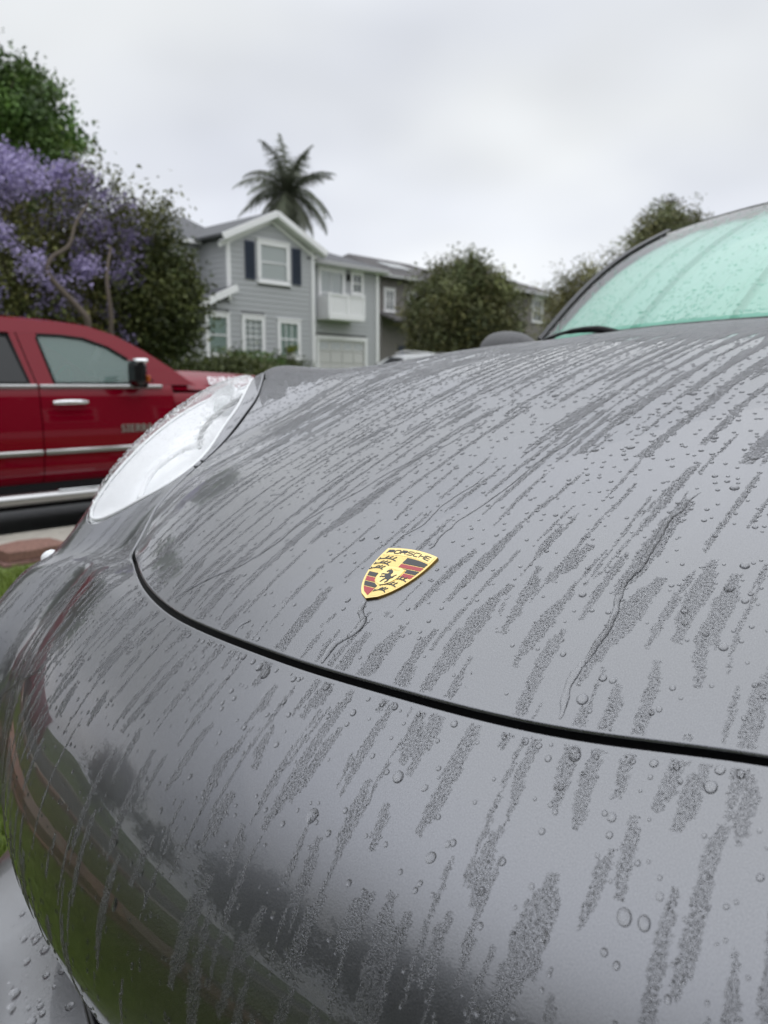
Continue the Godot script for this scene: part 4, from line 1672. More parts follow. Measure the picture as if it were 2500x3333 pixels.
func build_trees() -> void:
	var jac_leaf := leaf_cluster(1, 26, 0.34, 0.055, 1.8, Color(0.105, 0.112, 0.036), 0.45, 0.4)
	var jac_bloom := leaf_cluster(2, 30, 0.20, 0.060, 1.1, Color(0.38, 0.33, 0.54), 0.35)
	var green := leaf_cluster(3, 26, 0.34, 0.10, 1.5, Color(0.085, 0.150, 0.036), 0.45)
	var dark := leaf_cluster(4, 30, 0.30, 0.060, 1.7, Color(0.080, 0.098, 0.032), 0.45)
	var olive := leaf_cluster(5, 30, 0.30, 0.055, 2.4, Color(0.098, 0.108, 0.044), 0.5)
	var gum := leaf_cluster(6, 24, 0.36, 0.065, 2.2, Color(0.135, 0.140, 0.062), 0.4, 0.4)
	# jacaranda across the street
	var j := tree("jacaranda", "jacaranda with clusters of violet blossom and a crooked trunk, behind the red pickup", Vector3(6.9, 0, 15.5), 0.17, Vector3(0.2, 3.2, 0.35), Vector3(1.9, 1.85, 2.6), 190, 9, 0.55, jac_leaf, 0.13, 31, M.bark, "", 0.2, 9)
	var r := RandomNumberGenerator.new()
	r.seed = 9
	var bl := crown_spots(r, Vector3(-0.1, 3.5, -0.2), Vector3(2.0, 2.0, 2.4), 40, 11, 0.32, 0.75)
	bl.append_array(crown_spots(r, Vector3(-0.1, 4.75, -0.9), Vector3(1.1, 0.6, 1.3), 24, 8, 0.36, 0.6))
	bl.append_array(crown_spots(r, Vector3(-0.3, 3.2, 1.2), Vector3(1.3, 1.7, 1.3), 24, 11, 0.28, 0.8))
	bl.append_array(crown_spots(r, Vector3(-0.6, 2.2, 0.5), Vector3(0.8, 0.5, 1.8), 16, 9, 0.30, 0.8))
	for q: Vector3 in [Vector3(-1.4, 4.86, 0.5), Vector3(-1.5, 4.6, 0.9)]:
		bl.append_array(crown_spots(r, q, Vector3(0.08, 0.06, 0.10), 2, 3, 0.12, 0.5))
	many("blossom", jac_bloom, M.leaf, bl, j)
	var sprigs := []
	for q: Vector3 in [Vector3(-1.53, 4.71, 0.9), Vector3(-1.6, 4.4, 1.0), Vector3(-1.86, 4.50, 1.42), Vector3(-1.93, 4.40, 1.57), Vector3(-1.8, 4.15, 1.3), Vector3(-1.4, 5.0, 0.5)]:
		sprigs.append_array(crown_spots(r, q, Vector3(0.12, 0.10, 0.14), 2, 4, 0.22, 0.5))
	many("sprig", jac_leaf, M.leaf, sprigs, j)
	# crooked stems that lean out on the street side
	for l: Array in [[Vector3(-0.9, -0.1, 0.0), Vector3(-1.9, 1.5, -0.1), Vector3(-2.25, 2.24, -0.16), Vector3(-2.22, 2.51, -0.30), Vector3(-2.12, 2.89, -0.63), Vector3(-2.08, 3.11, -0.75), Vector3(-2.08, 3.34, -0.65), Vector3(-2.10, 3.57, -0.35), Vector3(-2.0, 4.0, -0.14), Vector3(-1.83, 4.39, 0.19)], [Vector3(-0.7, -0.1, 0.5), Vector3(-1.8, 1.6, 0.4), Vector3(-2.14, 2.36, 0.34), Vector3(-2.12, 3.09, 0.31), Vector3(-1.8, 3.7, 0.6)]]:
		var stem := MB.new()
		var radii := []
		var path := smooth_path(PackedVector3Array(l), 5)
		for k in path.size():
			radii.append(lerpf(0.075, 0.016, float(k) / path.size()))
		stem.tube(path, radii, 8)
		part("stem", stem, M.bark, j)
	tree("green_tree", "tall bright green broadleaf tree rising above the jacaranda", Vector3(9.45, 0, 21.95), 1.0, Vector3(0, 6.7, -0.25), Vector3(1.7, 2.0, 1.7), 95, 13, 0.62, green, 0.2, 41, M.bark, "", 0.35)
	tree("small_tree", "small dark olive tree between the jacaranda and the grey house", Vector3(8.72, 0, 14.2), 0.16, Vector3(0, 2.95, 0), Vector3(0.50, 1.15, 0.50), 70, 14, 0.42, dark, 0.08, 51, M.bark, "", 0.25)
	tree("round_tree", "dense round dark tree with wispy top shoots in front of the brown house", Vector3(18.35, 0, 13.75), 0.2, Vector3(0, 2.95, 0), Vector3(1.34, 1.56, 1.34), 190, 16, 0.5, olive, 0.12, 61, M.bark, "", 0.3)
	tree("street_tree", "airy olive tree with gaps of sky above the car's windscreen", Vector3(27.7, 0, 11.8), 0.1, Vector3(0, 5.5, 0), Vector3(1.55, 2.0, 1.55), 84, 15, 0.62, gum, 0.14, 71, M.bark, "", 0.45, 9)
	tree("street_tree", "low green tree beside the brown house, just clear of the windscreen pillar", Vector3(29.0, 0, 14.9), 0.15, Vector3(0, 3.9, 0), Vector3(2.0, 1.8, 1.9), 80, 16, 0.85, gum, 0.14, 72, M.bark, "", 0.4)
	for q: Array in [[Vector3(52, 0, 40), 9.0, 73, "hazy tree crown peeping over the ridge of the brown house"], [Vector3(58, 0, 30), 7.6, 74, "far tree at the end of the street beyond the brown house"], [Vector3(44, 0, 20), 5.0, 76, "dark tree in the gap between the brown house and the low green tree"]]:
		tree("far_tree", q[3], q[0], 0.8, Vector3(0, q[1] * 0.62, 0), Vector3(3.6, q[1] * 0.4, 3.6), 60, 12, 1.8, leaf_cluster(q[2], 26, 0.7, 0.17, 1.5, Color(0.05, 0.065, 0.025), 0.4), 0.2, q[2], M.bark, "trees beyond the houses", 0.3)
	# palm behind the house
	var palm := thing("palm_tree", "palm with a ragged head of fronds rising behind the grey gable", "tree", st(27.4, 1.0, 31.8))
	var tb := MB.new()
	var pr := RandomNumberGenerator.new()
	pr.seed = 6
	limb(tb, pr, Vector3(0, 0, 0), Vector3(0, 10.1, 0), 0.24, 0.17, 0.015)
	part("trunk", tb, M.bark, palm)
	for k in 34:
		var a := TAU * k * 0.381966
		var el := lerpf(1.40, -0.80, k / 33.0) + pr.randf_range(-0.12, 0.12)
		var len := pr.randf_range(2.8, 3.5) * (0.8 if el < -0.3 else 1.0)
		var b := MB.new()
		b.has_c = true
		var s := pr.randf_range(0.7, 1.25)
		b.tint = Color(0.105 * s, 0.118 * s, 0.080 * s)
		var line := PackedVector3Array()
		var dir := Vector3(cos(a) * cos(el), sin(el), sin(a) * cos(el))
		var q := Vector3(0, 10.1, 0)
		for m in 13:
			line.append(q)
			q += dir * len / 12.0
			dir = (dir + Vector3(0, -0.12 - 0.03 * (k % 3), 0)).normalized()
		b.tube(line, [0.04, 0.035, 0.03, 0.028, 0.025, 0.022, 0.02, 0.018, 0.015, 0.012, 0.01, 0.008, 0.006], 5)
		for m in range(2, 13):
			for sub in 6:
				for sd: float in [-1.0, 1.0]:
					var f := line[m - 1].lerp(line[m], sub / 6.0)
					var d := (line[m] - line[m - 1]).normalized()
					var x := d.cross(Vector3.UP).normalized() * sd
					var ll := 0.80 * sin(clampf((m + sub / 6.0) / 12.5, 0.12, 0.96) * PI) + 0.10
					var tip := f + (x * 0.8 + d * 0.55 + Vector3(0, -0.55 + pr.randf_range(-0.45, 0.45), 0)).normalized() * ll
					b.flat(f - d * 0.03, f + d * 0.03, tip, Vector3.UP)
		part("frond", b, M.leaf, palm)
	# shrubs before the house
	var sh := [["hedge_bush", 12.2, 17.0, 0.95, 0.55, 0.6, dark], ["hedge_bush", 13.3, 17.6, 1.0, 0.50, 0.6, olive], ["hedge_bush", 14.5, 18.2, 0.9, 0.45, 0.65, dark], ["hedge_bush", 16.0, 21.2, 0.9, 0.45, 0.5, green], ["hedge_bush", 10.6, 16.6, 0.9, 0.55, 0.6, dark], ["hedge_bush", 19.2, 24.0, 0.7, 0.5, 0.6, green], ["hedge_bush", 20.6, 24.1, 0.75, 0.5, 0.6, dark]]
	var words := ["below the house window nearest the porch", "with brownish stems under the first window", "in front of the siding between two windows", "close to the garden path", "beside the small olive tree", "under the barred middle window", "under the last window before the garage"]
	for k in sh.size():
		var q: Array = sh[k]
		var o := thing(q[0], "low dark green shrub " + words[k], "shrub", st(q[1], slope_y(q[2]) - 0.05, q[2]), "shrubs along the front of the grey house")
		var rr := RandomNumberGenerator.new()
		rr.seed = 100 + k
		var b := MB.new()
		for m in 5:
			limb(b, rr, Vector3.ZERO, Vector3(rr.randf_range(-0.4, 0.4), q[4], rr.randf_range(-0.5, 0.5)), 0.02, 0.006)
		part("stem", b, M.bark, o)
		many("foliage", q[6], M.leaf, crown_spots(rr, Vector3(0, q[4], 0), Vector3(q[5], q[4], q[3]), 26, 12, 0.4, 0.3), o)
	# trees that only the paint mirrors: before the car and beside it
	var mir := [
		[Vector3(-7.6, 0, 5.8), 0.1, 2.9, Vector3(1.3, 1.5, 1.3), olive, "round tree on the lawn in front of the grey car, seen in its paint"],
		[Vector3(-8.8, 0, 2.2), 0.1, 3.8, Vector3(1.9, 2.0, 1.9), dark, "dark tree ahead of the grey car, seen in the low part of its bumper"],
		[Vector3(-9.0, 0, -1.4), 0.1, 4.6, Vector3(2.0, 2.2, 2.0), olive, "feathery tree ahead of the driver's side of the grey car"],
		[Vector3(-7.0, 0, 16.2), 0.15, 2.9, Vector3(1.6, 1.6, 1.7), dark, "dense dark street tree across the road from the grey car's nose"],
		[Vector3(-20.0, 0, 27.0), 0.6, 4.0, Vector3(3.0, 2.4, 3.0), olive, "broad olive tree across the road well ahead of the grey car"],
		[Vector3(1.2, 0, 16.6), 0.2, 4.0, Vector3(1.7, 2.1, 1.9), green, "green tree across the road straight over the car's headlamp"]]
	for k in mir.size():
		var q: Array = mir[k]
		tree("garden_tree", q[5], q[0], q[1], Vector3(0, q[2], 0), q[3], 90, 14, 0.9, q[4], 0.14, 200 + k, M.bark, "trees around the front garden", 0.3)
	# long hedge and a plain house ahead of the car, mirrored in the bumper
	var hedge := thing("garden_hedge", "long clipped dark hedge across the far end of the lawn ahead of the grey car", "hedge", st(-13.2, 0.16, 0.0))
	var hr := RandomNumberGenerator.new()
	hr.seed = 300
	var hs := []
	for k in 900:
		var at := Vector3(hr.randf_range(-7.0, 5.0), hr.randf_range(0.1, 1.5), hr.randf_range(-0.35, 0.35))
		hs.append(Transform3D(Basis.from_euler(Vector3(hr.randf() * TAU, hr.randf() * TAU, 0)), at))
	var hb := MB.new()
	for k in 16:
		limb(hb, hr, Vector3(-6.5 + k * 0.72, 0, 0), Vector3(-6.5 + k * 0.72, 1.1, 0.1), 0.03, 0.01)
	part("stem", hb, M.bark, hedge)
	many("foliage", dark, M.leaf, hs, hedge)


# ---------------------------------------------------------------- houses
# Walls that face the street lie at a given local x; z runs along the street.
func siding(o: Node3D, plane: float, z0: float, z1: float, y0: float, y1: float, holes: Array, limit: Callable, m: Material, pitch := 0.20) -> void:
	var rows := int((y1 - y0) / pitch)
	for k in rows:
		var y := y0 + (k + 0.5) * pitch
		var lim: Vector2 = limit.call(y + pitch * 0.5)
		var spans := [[maxf(z0, lim.x), minf(z1, lim.y)]]
		for h: Rect2 in holes:
			if y + pitch * 0.5 < h.position.y or y - pitch * 0.5 > h.end.y:
				continue
			var next := []
			for s: Array in spans:
				if h.end.x <= s[0] or h.position.x >= s[1]:
					next.append(s)
					continue
				if h.position.x > s[0]:
					next.append([s[0], h.position.x])
				if h.end.x < s[1]:
					next.append([h.end.x, s[1]])
			spans = next
		for s: Array in spans:
			if s[1] - s[0] < 0.06:
				continue
			var b := MB.new()
			b.box(Vector3(plane - 0.014, y, (s[0] + s[1]) * 0.5), Vector3(0.022, pitch * 1.06, s[1] - s[0]), 0.0, Basis(Vector3.BACK, -0.12))
			part("siding_board", b, m, o)


func siding_side(o: Node3D, z: float, x0: float, x1: float, y0: float, y1: float, m: Material, pitch := 0.20) -> void:
	for k in int((y1 - y0) / pitch):
		var y := y0 + (k + 0.5) * pitch
		var b := MB.new()
		b.box(Vector3((x0 + x1) * 0.5, y, z - 0.014), Vector3(x1 - x0, pitch * 1.06, 0.022), 0.0, Basis(Vector3.RIGHT, 0.085))
		part("siding_board", b, m, o)


func window(o: Node3D, plane: float, r: Rect2, blind: Material, bars: Vector2i, trim := 0.14, pane: Material = null) -> MeshInstance3D:
	var f := MB.new()
	var c := r.get_center()
	f.box(Vector3(plane - 0.045, r.end.y - trim * 0.5, c.x), Vector3(0.07, trim, r.size.x), 0.006)
	f.box(Vector3(plane - 0.045, r.position.y + trim * 0.4, c.x), Vector3(0.07, trim * 0.8, r.size.x), 0.006)
	for s: float in [-1.0, 1.0]:
		f.box(Vector3(plane - 0.045, c.y, c.x + s * (r.size.x - trim) * 0.5), Vector3(0.068, r.size.y - trim * 1.9, trim), 0.006)
	var w := part("window", f, M.white, o)
	boxpart("sill", Vector3(plane - 0.07, r.position.y - 0.02, c.x), Vector3(0.13, 0.045, r.size.x + 0.10), M.white, w, 0.006)
	boxpart("head", Vector3(plane - 0.06, r.end.y + 0.025, c.x), Vector3(0.10, 0.05, r.size.x + 0.08), M.white, w, 0.006)
	var inner := Vector2(r.size.x - trim * 2.0, r.size.y - trim * 1.9)
	boxpart("sash", Vector3(plane - 0.028, c.y, c.x), Vector3(0.028, 0.05, inner.x), M.white, w)
	for k in bars.x:
		boxpart("bar", Vector3(plane - 0.0275, c.y, c.x - inner.x * 0.5 + inner.x * (k + 1) / (bars.x + 1)), Vector3(0.022, inner.y, 0.026), M.white, w)
	for k in bars.y:
		boxpart("bar", Vector3(plane - 0.027, c.y - inner.y * 0.5 + inner.y * (k + 1) / (bars.y + 1), c.x), Vector3(0.020, 0.026, inner.x), M.white, w)
	boxpart("pane", Vector3(plane - 0.012, c.y, c.x), Vector3(0.006, inner.y, inner.x), M.house_pane if pane == null else pane, w)
	if blind:
		var n := int(inner.y / 0.075)
		var b := MB.new()
		for k in n:
			b.box(Vector3(plane + 0.012, c.y - inner.y * 0.5 + (k + 0.5) * inner.y / n, c.x), Vector3(0.012, inner.y / n * 0.72, inner.x), 0.0, Basis(Vector3.BACK, 0.4))
		part("blind", b, blind, w)
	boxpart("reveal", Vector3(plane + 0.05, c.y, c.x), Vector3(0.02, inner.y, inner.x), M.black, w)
	return w


func roof_slab(o: Node3D, a: Vector3, b: Vector3, c: Vector3, d: Vector3, thick: float, m: Material, called := "roof") -> MeshInstance3D:
	# a-b is the eave, d-c the ridge
	var n := (b - a).cross(d - a).normalized()
	if n.y < 0:
		n = -n
	var t := n * thick
	var mb := MB.new()
	mb.quad(a, b, c, d, n)
	mb.quad(a - t, b - t, c - t, d - t, -n)
	var mid := (a + b + c + d) * 0.25
	for e: Array in [[a, b], [b, c], [c, d], [d, a]]:
		if (e[0] - e[1]).length() > 0.01:
			mb.quad(e[0], e[1], e[1] - t, e[0] - t, (e[0] + e[1]) * 0.5 - mid)
	return part(called, mb, m, o)


func beam(a: Vector3, b: Vector3, w: float, h: float, called: String, m: Material, o: Node, up := Vector3.UP) -> MeshInstance3D:
	var z := (b - a).normalized()
	var x := up.cross(z).normalized()
	var y := z.cross(x)
	var mb := MB.new()
	mb.box((a + b) * 0.5, Vector3(w, h, (b - a).length()), 0.008, Basis(x, y, z))
	return part(called, mb, m, o)


func build_house() -> void:
	var o := thing("grey_house", "pale grey clapboard house with white trim, navy shutters and a white balcony", "house", st(18.15, 1.27, 25.0))
	# local: x = depth behind the gable front, y above the house's ground, z along the street from 18 m
	var g0 := 0.35
	var g1 := 4.70
	# ---- gable wing
	var core := MB.new()
	core.prism(PackedVector2Array([Vector2(-1.60, 0), Vector2(g1, 0), Vector2(g1, 5.75), Vector2(2.52, 6.68), Vector2(g0, 5.75), Vector2(g0, 3.4), Vector2(-1.6, 2.75)]), 0.02, 0.30, Transform3D(Basis(Vector3(0, 0, 1), Vector3(0, 1, 0), Vector3(1, 0, 0)), Vector3(0.06, 0, 0)))
	part("wall", core, M.siding_back, o)
	boxpart("wall", Vector3(3.4, 3.0, 2.5), Vector3(6.0, 5.9, 4.2), M.siding_back, o)
	boxpart("wall", Vector3(3.4, 1.4, -0.55), Vector3(6.0, 2.75, 2.0), M.siding_back, o)
	var gable := func(y: float) -> Vector2:
		if y < 2.75:
			return Vector2(-1.6, g1)
		if y < 3.40:
			return Vector2(lerpf(-1.6, g0, (y - 2.75) / 0.65), g1)
		if y < 5.72:
			return Vector2(g0, g1)
		var f := clampf((y - 5.72) / 0.95, 0, 1)
		return Vector2(lerpf(g0, 2.52, f), lerpf(g1, 2.52, f))
	var w2 := Rect2(1.75, 4.16, 1.66, 1.62)
	var wa := Rect2(-0.80, 1.20, 1.12, 1.62)
	var wb := Rect2(0.90, 1.20, 1.14, 1.62)
	var wc := Rect2(2.70, 1.20, 1.24, 1.58)
	siding(o, 0.06, -1.6, g1, 0.0, 6.6, [w2, wa, wb, wc], gable, M.siding)
	window(o, 0.06, w2, M.blind, Vector2i(0, 0), 0.17)
	window(o, 0.06, wa, M.blind_green, Vector2i(0, 0), 0.15)
	window(o, 0.06, wb, M.blind, Vector2i(2, 5), 0.15)
	window(o, 0.06, wc, M.blind_green, Vector2i(2, 1), 0.15)
	for z: float in [1.38, 3.78]:
		var sh := MB.new()
		sh.box(Vector3(0.0, 4.95, z), Vector3(0.05, 1.46, 0.48), 0.008)
		var so := part("shutter", sh, M.navy, o)
		for k in 22:
			var l := MB.new()
			l.box(Vector3(-0.03, 4.32 + k * 0.06, z), Vector3(0.012, 0.05, 0.38), 0.0, Basis(Vector3.BACK, 0.5))
			part("louvre", l, M.navy, so)
	# corner boards
	for q: Array in [[g0, 3.35, 5.72], [g1 - 0.02, 0.0, 5.72], [-1.6, 0.0, 2.7]]:
		boxpart("corner_board", Vector3(0.02, (q[1] + q[2]) * 0.5, q[0]), Vector3(0.10, q[2] - q[1], 0.15), M.white, o, 0.008)
	siding_side(o, g0, 0.06, 6.0, 3.0, 5.7, M.siding)
	# gable roof and white rakes
	var peak := Vector3(-0.35, 6.93, 2.52)
	for s: float in [-1.0, 1.0]:
		var ez := 2.52 + s * 2.66
		var eave := Vector3(-0.35, 5.72, ez)
		roof_slab(o, eave, eave + Vector3(5.0, 0, 0), peak + Vector3(5.0, 0, 0), peak, 0.10, M.shingle)
		beam(eave + Vector3(-0.02, -0.13, 0), peak + Vector3(-0.02, -0.13, 0), 0.06, 0.24, "rake_board", M.white, o)
		beam(eave + Vector3(0.16, -0.26, -s * 0.04), peak + Vector3(0.16, -0.26, 0), 0.30, 0.05, "soffit", M.white, o)
		beam(eave + Vector3(0.37, -0.40, -s * 0.06), peak + Vector3(0.37, -0.36, 0), 0.05, 0.16, "frieze_board", M.white, o)
	# lower shed roof beside the gable, with its white edge
	roof_slab(o, Vector3(-0.3, 2.72, -2.1), Vector3(5.0, 2.72, -2.1), Vector3(5.0, 3.92, 0.45), Vector3(-0.3, 3.92, 0.45), 0.09, M.shingle)
	beam(Vector3(-0.32, 2.60, -2.1), Vector3(-0.32, 3.80, 0.50), 0.06, 0.26, "rake_board", M.white, o)
	# main hipped roof behind
	roof_slab(o, Vector3(1.6, 5.70, -3.2), Vector3(1.6, 5.70, 2.5), Vector3(5.2, 7.35, 1.9), Vector3(5.2, 7.35, -0.9), 0.10, M.shingle)
	roof_slab(o, Vector3(9.0, 5.70, -3.2), Vector3(1.6, 5.70, -3.2), Vector3(5.2, 7.35, -0.9), Vector3(5.4, 7.35, -0.9), 0.10, M.shingle)
	beam(Vector3(1.55, 5.62, -3.2), Vector3(1.55, 5.62, 0.2), 0.10, 0.14, "gutter", M.white, o)
	boxpart("wall", Vector3(4.6, 4.2, -1.4), Vector3(5.6, 3.0, 3.4), M.siding_back, o)
	siding(o, 1.78, -3.1, 0.33, 2.9, 5.68, [], func(_y: float) -> Vector2: return Vector2(-9, 9), M.siding)
	for q: Array in [[Vector3(4.4, 7.25, -1.0), 0.4], [Vector3(4.5, 7.3, -0.45), 0.5]]:
		var v := MB.new()
		v.tube(PackedVector3Array([q[0], q[0] + Vector3(0, q[1], 0)]), [0.06], 8)
		part("vent_pipe", v, M.alloy, o)
	# porch at the near end
	boxpart("porch_floor", Vector3(0.9, 0.15, -4.2), Vector3(2.2, 0.3, 5.0), M.concrete, o, 0.02)
	for z: float in [-6.5, -5.3, -4.1, -3.0, -2.0]:
		boxpart("porch_post", Vector3(-0.05, 1.45, z), Vector3(0.17, 2.5, 0.17), M.white, o, 0.015)
	boxpart("porch_beam", Vector3(-0.05, 2.78, -4.3), Vector3(0.2, 0.24, 5.0), M.white, o, 0.01)
	roof_slab(o, Vector3(-0.5, 2.92, -7.0), Vector3(-0.5, 2.92, -1.7), Vector3(1.9, 3.6, -1.7), Vector3(1.9, 3.6, -7.0), 0.09, M.shingle)
	boxpart("wall", Vector3(2.2, 1.6, -4.4), Vector3(0.3, 3.2, 5.4), M.siding, o)
	boxpart("front_door", Vector3(2.02, 1.35, -3.7), Vector3(0.06, 2.1, 0.95), M.navy, o, 0.01)
	for k in 24:
		boxpart("porch_baluster", Vector3(-0.05, 0.72, -6.4 + k * 0.19), Vector3(0.03, 0.75, 0.03), M.white, o)
	boxpart("porch_rail", Vector3(-0.05, 1.12, -4.2), Vector3(0.07, 0.06, 4.7), M.white, o)
	# ---- garage wing
	var x2 := 0.5
	var e0 := 4.72
	var e1 := 9.15
	boxpart("wall", Vector3(x2 + 3.0, 2.65, (e0 + e1) * 0.5), Vector3(5.8, 5.3, e1 - e0 - 0.04), M.siding_back, o)
	var gar := Rect2(5.22, 0.0, 3.2, 2.28)
	var bdoor := Rect2(5.40, 3.06, 1.62, 2.12)
	var sw := Rect2(7.40, 4.20, 0.82, 1.0)
	siding(o, x2, e0, e1, 0.0, 5.25, [gar, bdoor, sw], func(_y: float) -> Vector2: return Vector2(-9, 99), M.siding)
	window(o, x2, sw, null, Vector2i(1, 1), 0.14)
	window(o, x2, bdoor, M.blind, Vector2i(1, 0), 0.15)
	boxpart("corner_board", Vector3(x2 - 0.04, 2.62, e1), Vector3(0.12, 5.25, 0.17), M.white, o, 0.008)
	# garage door: four rows of panels, the top row glazed
	var gd := MB.new()
	gd.box(Vector3(x2 + 0.03, 1.06, 6.82), Vector3(0.04, 2.12, 2.9), 0.0)
	var gdo := part("garage_door", gd, M.garage, o)
	for row in 4:
		for col in 4:
			var c := Vector3(x2 - 0.005, 0.27 + row * 0.53, 5.37 + 0.3635 + col * 0.725)
			if row == 3:
				boxpart("pane", c + Vector3(0.001, 0, 0), Vector3(0.02, 0.30, 0.56), M.house_pane, gdo)
				for k in 2:
					boxpart("panel_frame", c + Vector3(0, -0.19 + k * 0.38, 0), Vector3(0.035, 0.08, 0.70), M.garage, gdo)
			else:
				boxpart("panel", c, Vector3(0.03, 0.46, 0.66), M.garage, gdo, 0.012)
	for q: Array in [[Vector3(x2 - 0.05, 2.20, 6.82), Vector3(0.10, 0.17, 3.24)], [Vector3(x2 - 0.05, 1.05, 5.29), Vector3(0.10, 2.12, 0.16)], [Vector3(x2 - 0.05, 1.05, 8.35), Vector3(0.10, 2.12, 0.16)]]:
		boxpart("garage_trim", q[0], q[1], M.white, o, 0.008)
	# balcony
	var bz0 := 5.28
	var bz1 := 7.42
	boxpart("balcony_floor", Vector3(x2 - 0.42, 3.02, (bz0 + bz1) * 0.5), Vector3(0.9, 0.16, bz1 - bz0), M.white, o, 0.01)
	boxpart("balcony_skirt", Vector3(x2 - 0.86, 3.06, (bz0 + bz1) * 0.5), Vector3(0.05, 0.26, bz1 - bz0 + 0.06), M.white, o, 0.008)
	for z: float in [bz0, (bz0 + bz1) * 0.5, bz1]:
		boxpart("balcony_post", Vector3(x2 - 0.84, 3.56, z), Vector3(0.10, 1.0, 0.10), M.white, o, 0.008)
	boxpart("balcony_rail", Vector3(x2 - 0.84, 3.96, (bz0 + bz1) * 0.5), Vector3(0.10, 0.08, bz1 - bz0), M.white, o, 0.008)
	for k in 17:
		boxpart("baluster", Vector3(x2 - 0.84, 3.52, bz0 + 0.09 + k * 0.123), Vector3(0.025, 0.82, 0.105), M.white, o, 0.004)
	for z: float in [bz0, bz1]:
		for k in 5:
			boxpart("baluster", Vector3(x2 - 0.72 + k * 0.14, 3.52, z), Vector3(0.11, 0.82, 0.025), M.white, o, 0.004)
	boxpart("wall_lamp", Vector3(x2 - 0.10, 4.9, 7.22), Vector3(0.14, 0.30, 0.12), M.black, o, 0.02)
	# hipped roof of the garage wing
	roof_slab(o, Vector3(x2 - 0.5, 5.42, 4.4), Vector3(x2 - 0.5, 5.42, 9.4), Vector3(x2 + 3.0, 6.75, 6.4), Vector3(x2 + 3.0, 6.75, 4.4), 0.10, M.shingle)
	roof_slab(o, Vector3(x2 - 0.5, 5.42, 9.4), Vector3(x2 + 6.3, 5.42, 9.4), Vector3(x2 + 3.1, 6.75, 6.4), Vector3(x2 + 3.0, 6.75, 6.4), 0.10, M.shingle)
	beam(Vector3(x2 - 0.52, 5.32, 4.9), Vector3(x2 - 0.52, 5.32, 9.42), 0.12, 0.16, "gutter", M.gutter, o)
	boxpart("soffit", Vector3(x2 - 0.25, 5.26, 7.2), Vector3(0.5, 0.04, 4.9), M.white, o)
	# flower pot on the last window sill
	var pot := thing("flower_pot", "pale pot with a yellow green plant under the last window before the garage", "flower pot", o.transform * Vector3(-0.14, 1.20, 3.35))
	var pm := MB.new()
	pm.lathe(PackedVector2Array([Vector2(0.001, 0.0), Vector2(0.11, 0.0), Vector2(0.15, 0.20), Vector2(0.165, 0.21), Vector2(0.165, 0.24), Vector2(0.13, 0.24), Vector2(0.12, 0.2)]), 16)
	part("pot", pm, M.white, pot)
	var pr := RandomNumberGenerator.new()
	pr.seed = 8
	many("foliage", leaf_cluster(88, 26, 0.12, 0.05, 1.6, Color(0.16, 0.19, 0.03), 0.4), M.leaf, crown_spots(pr, Vector3(0, 0.34, 0), Vector3(0.1, 0.1, 0.1), 5, 4, 0.12), pot)


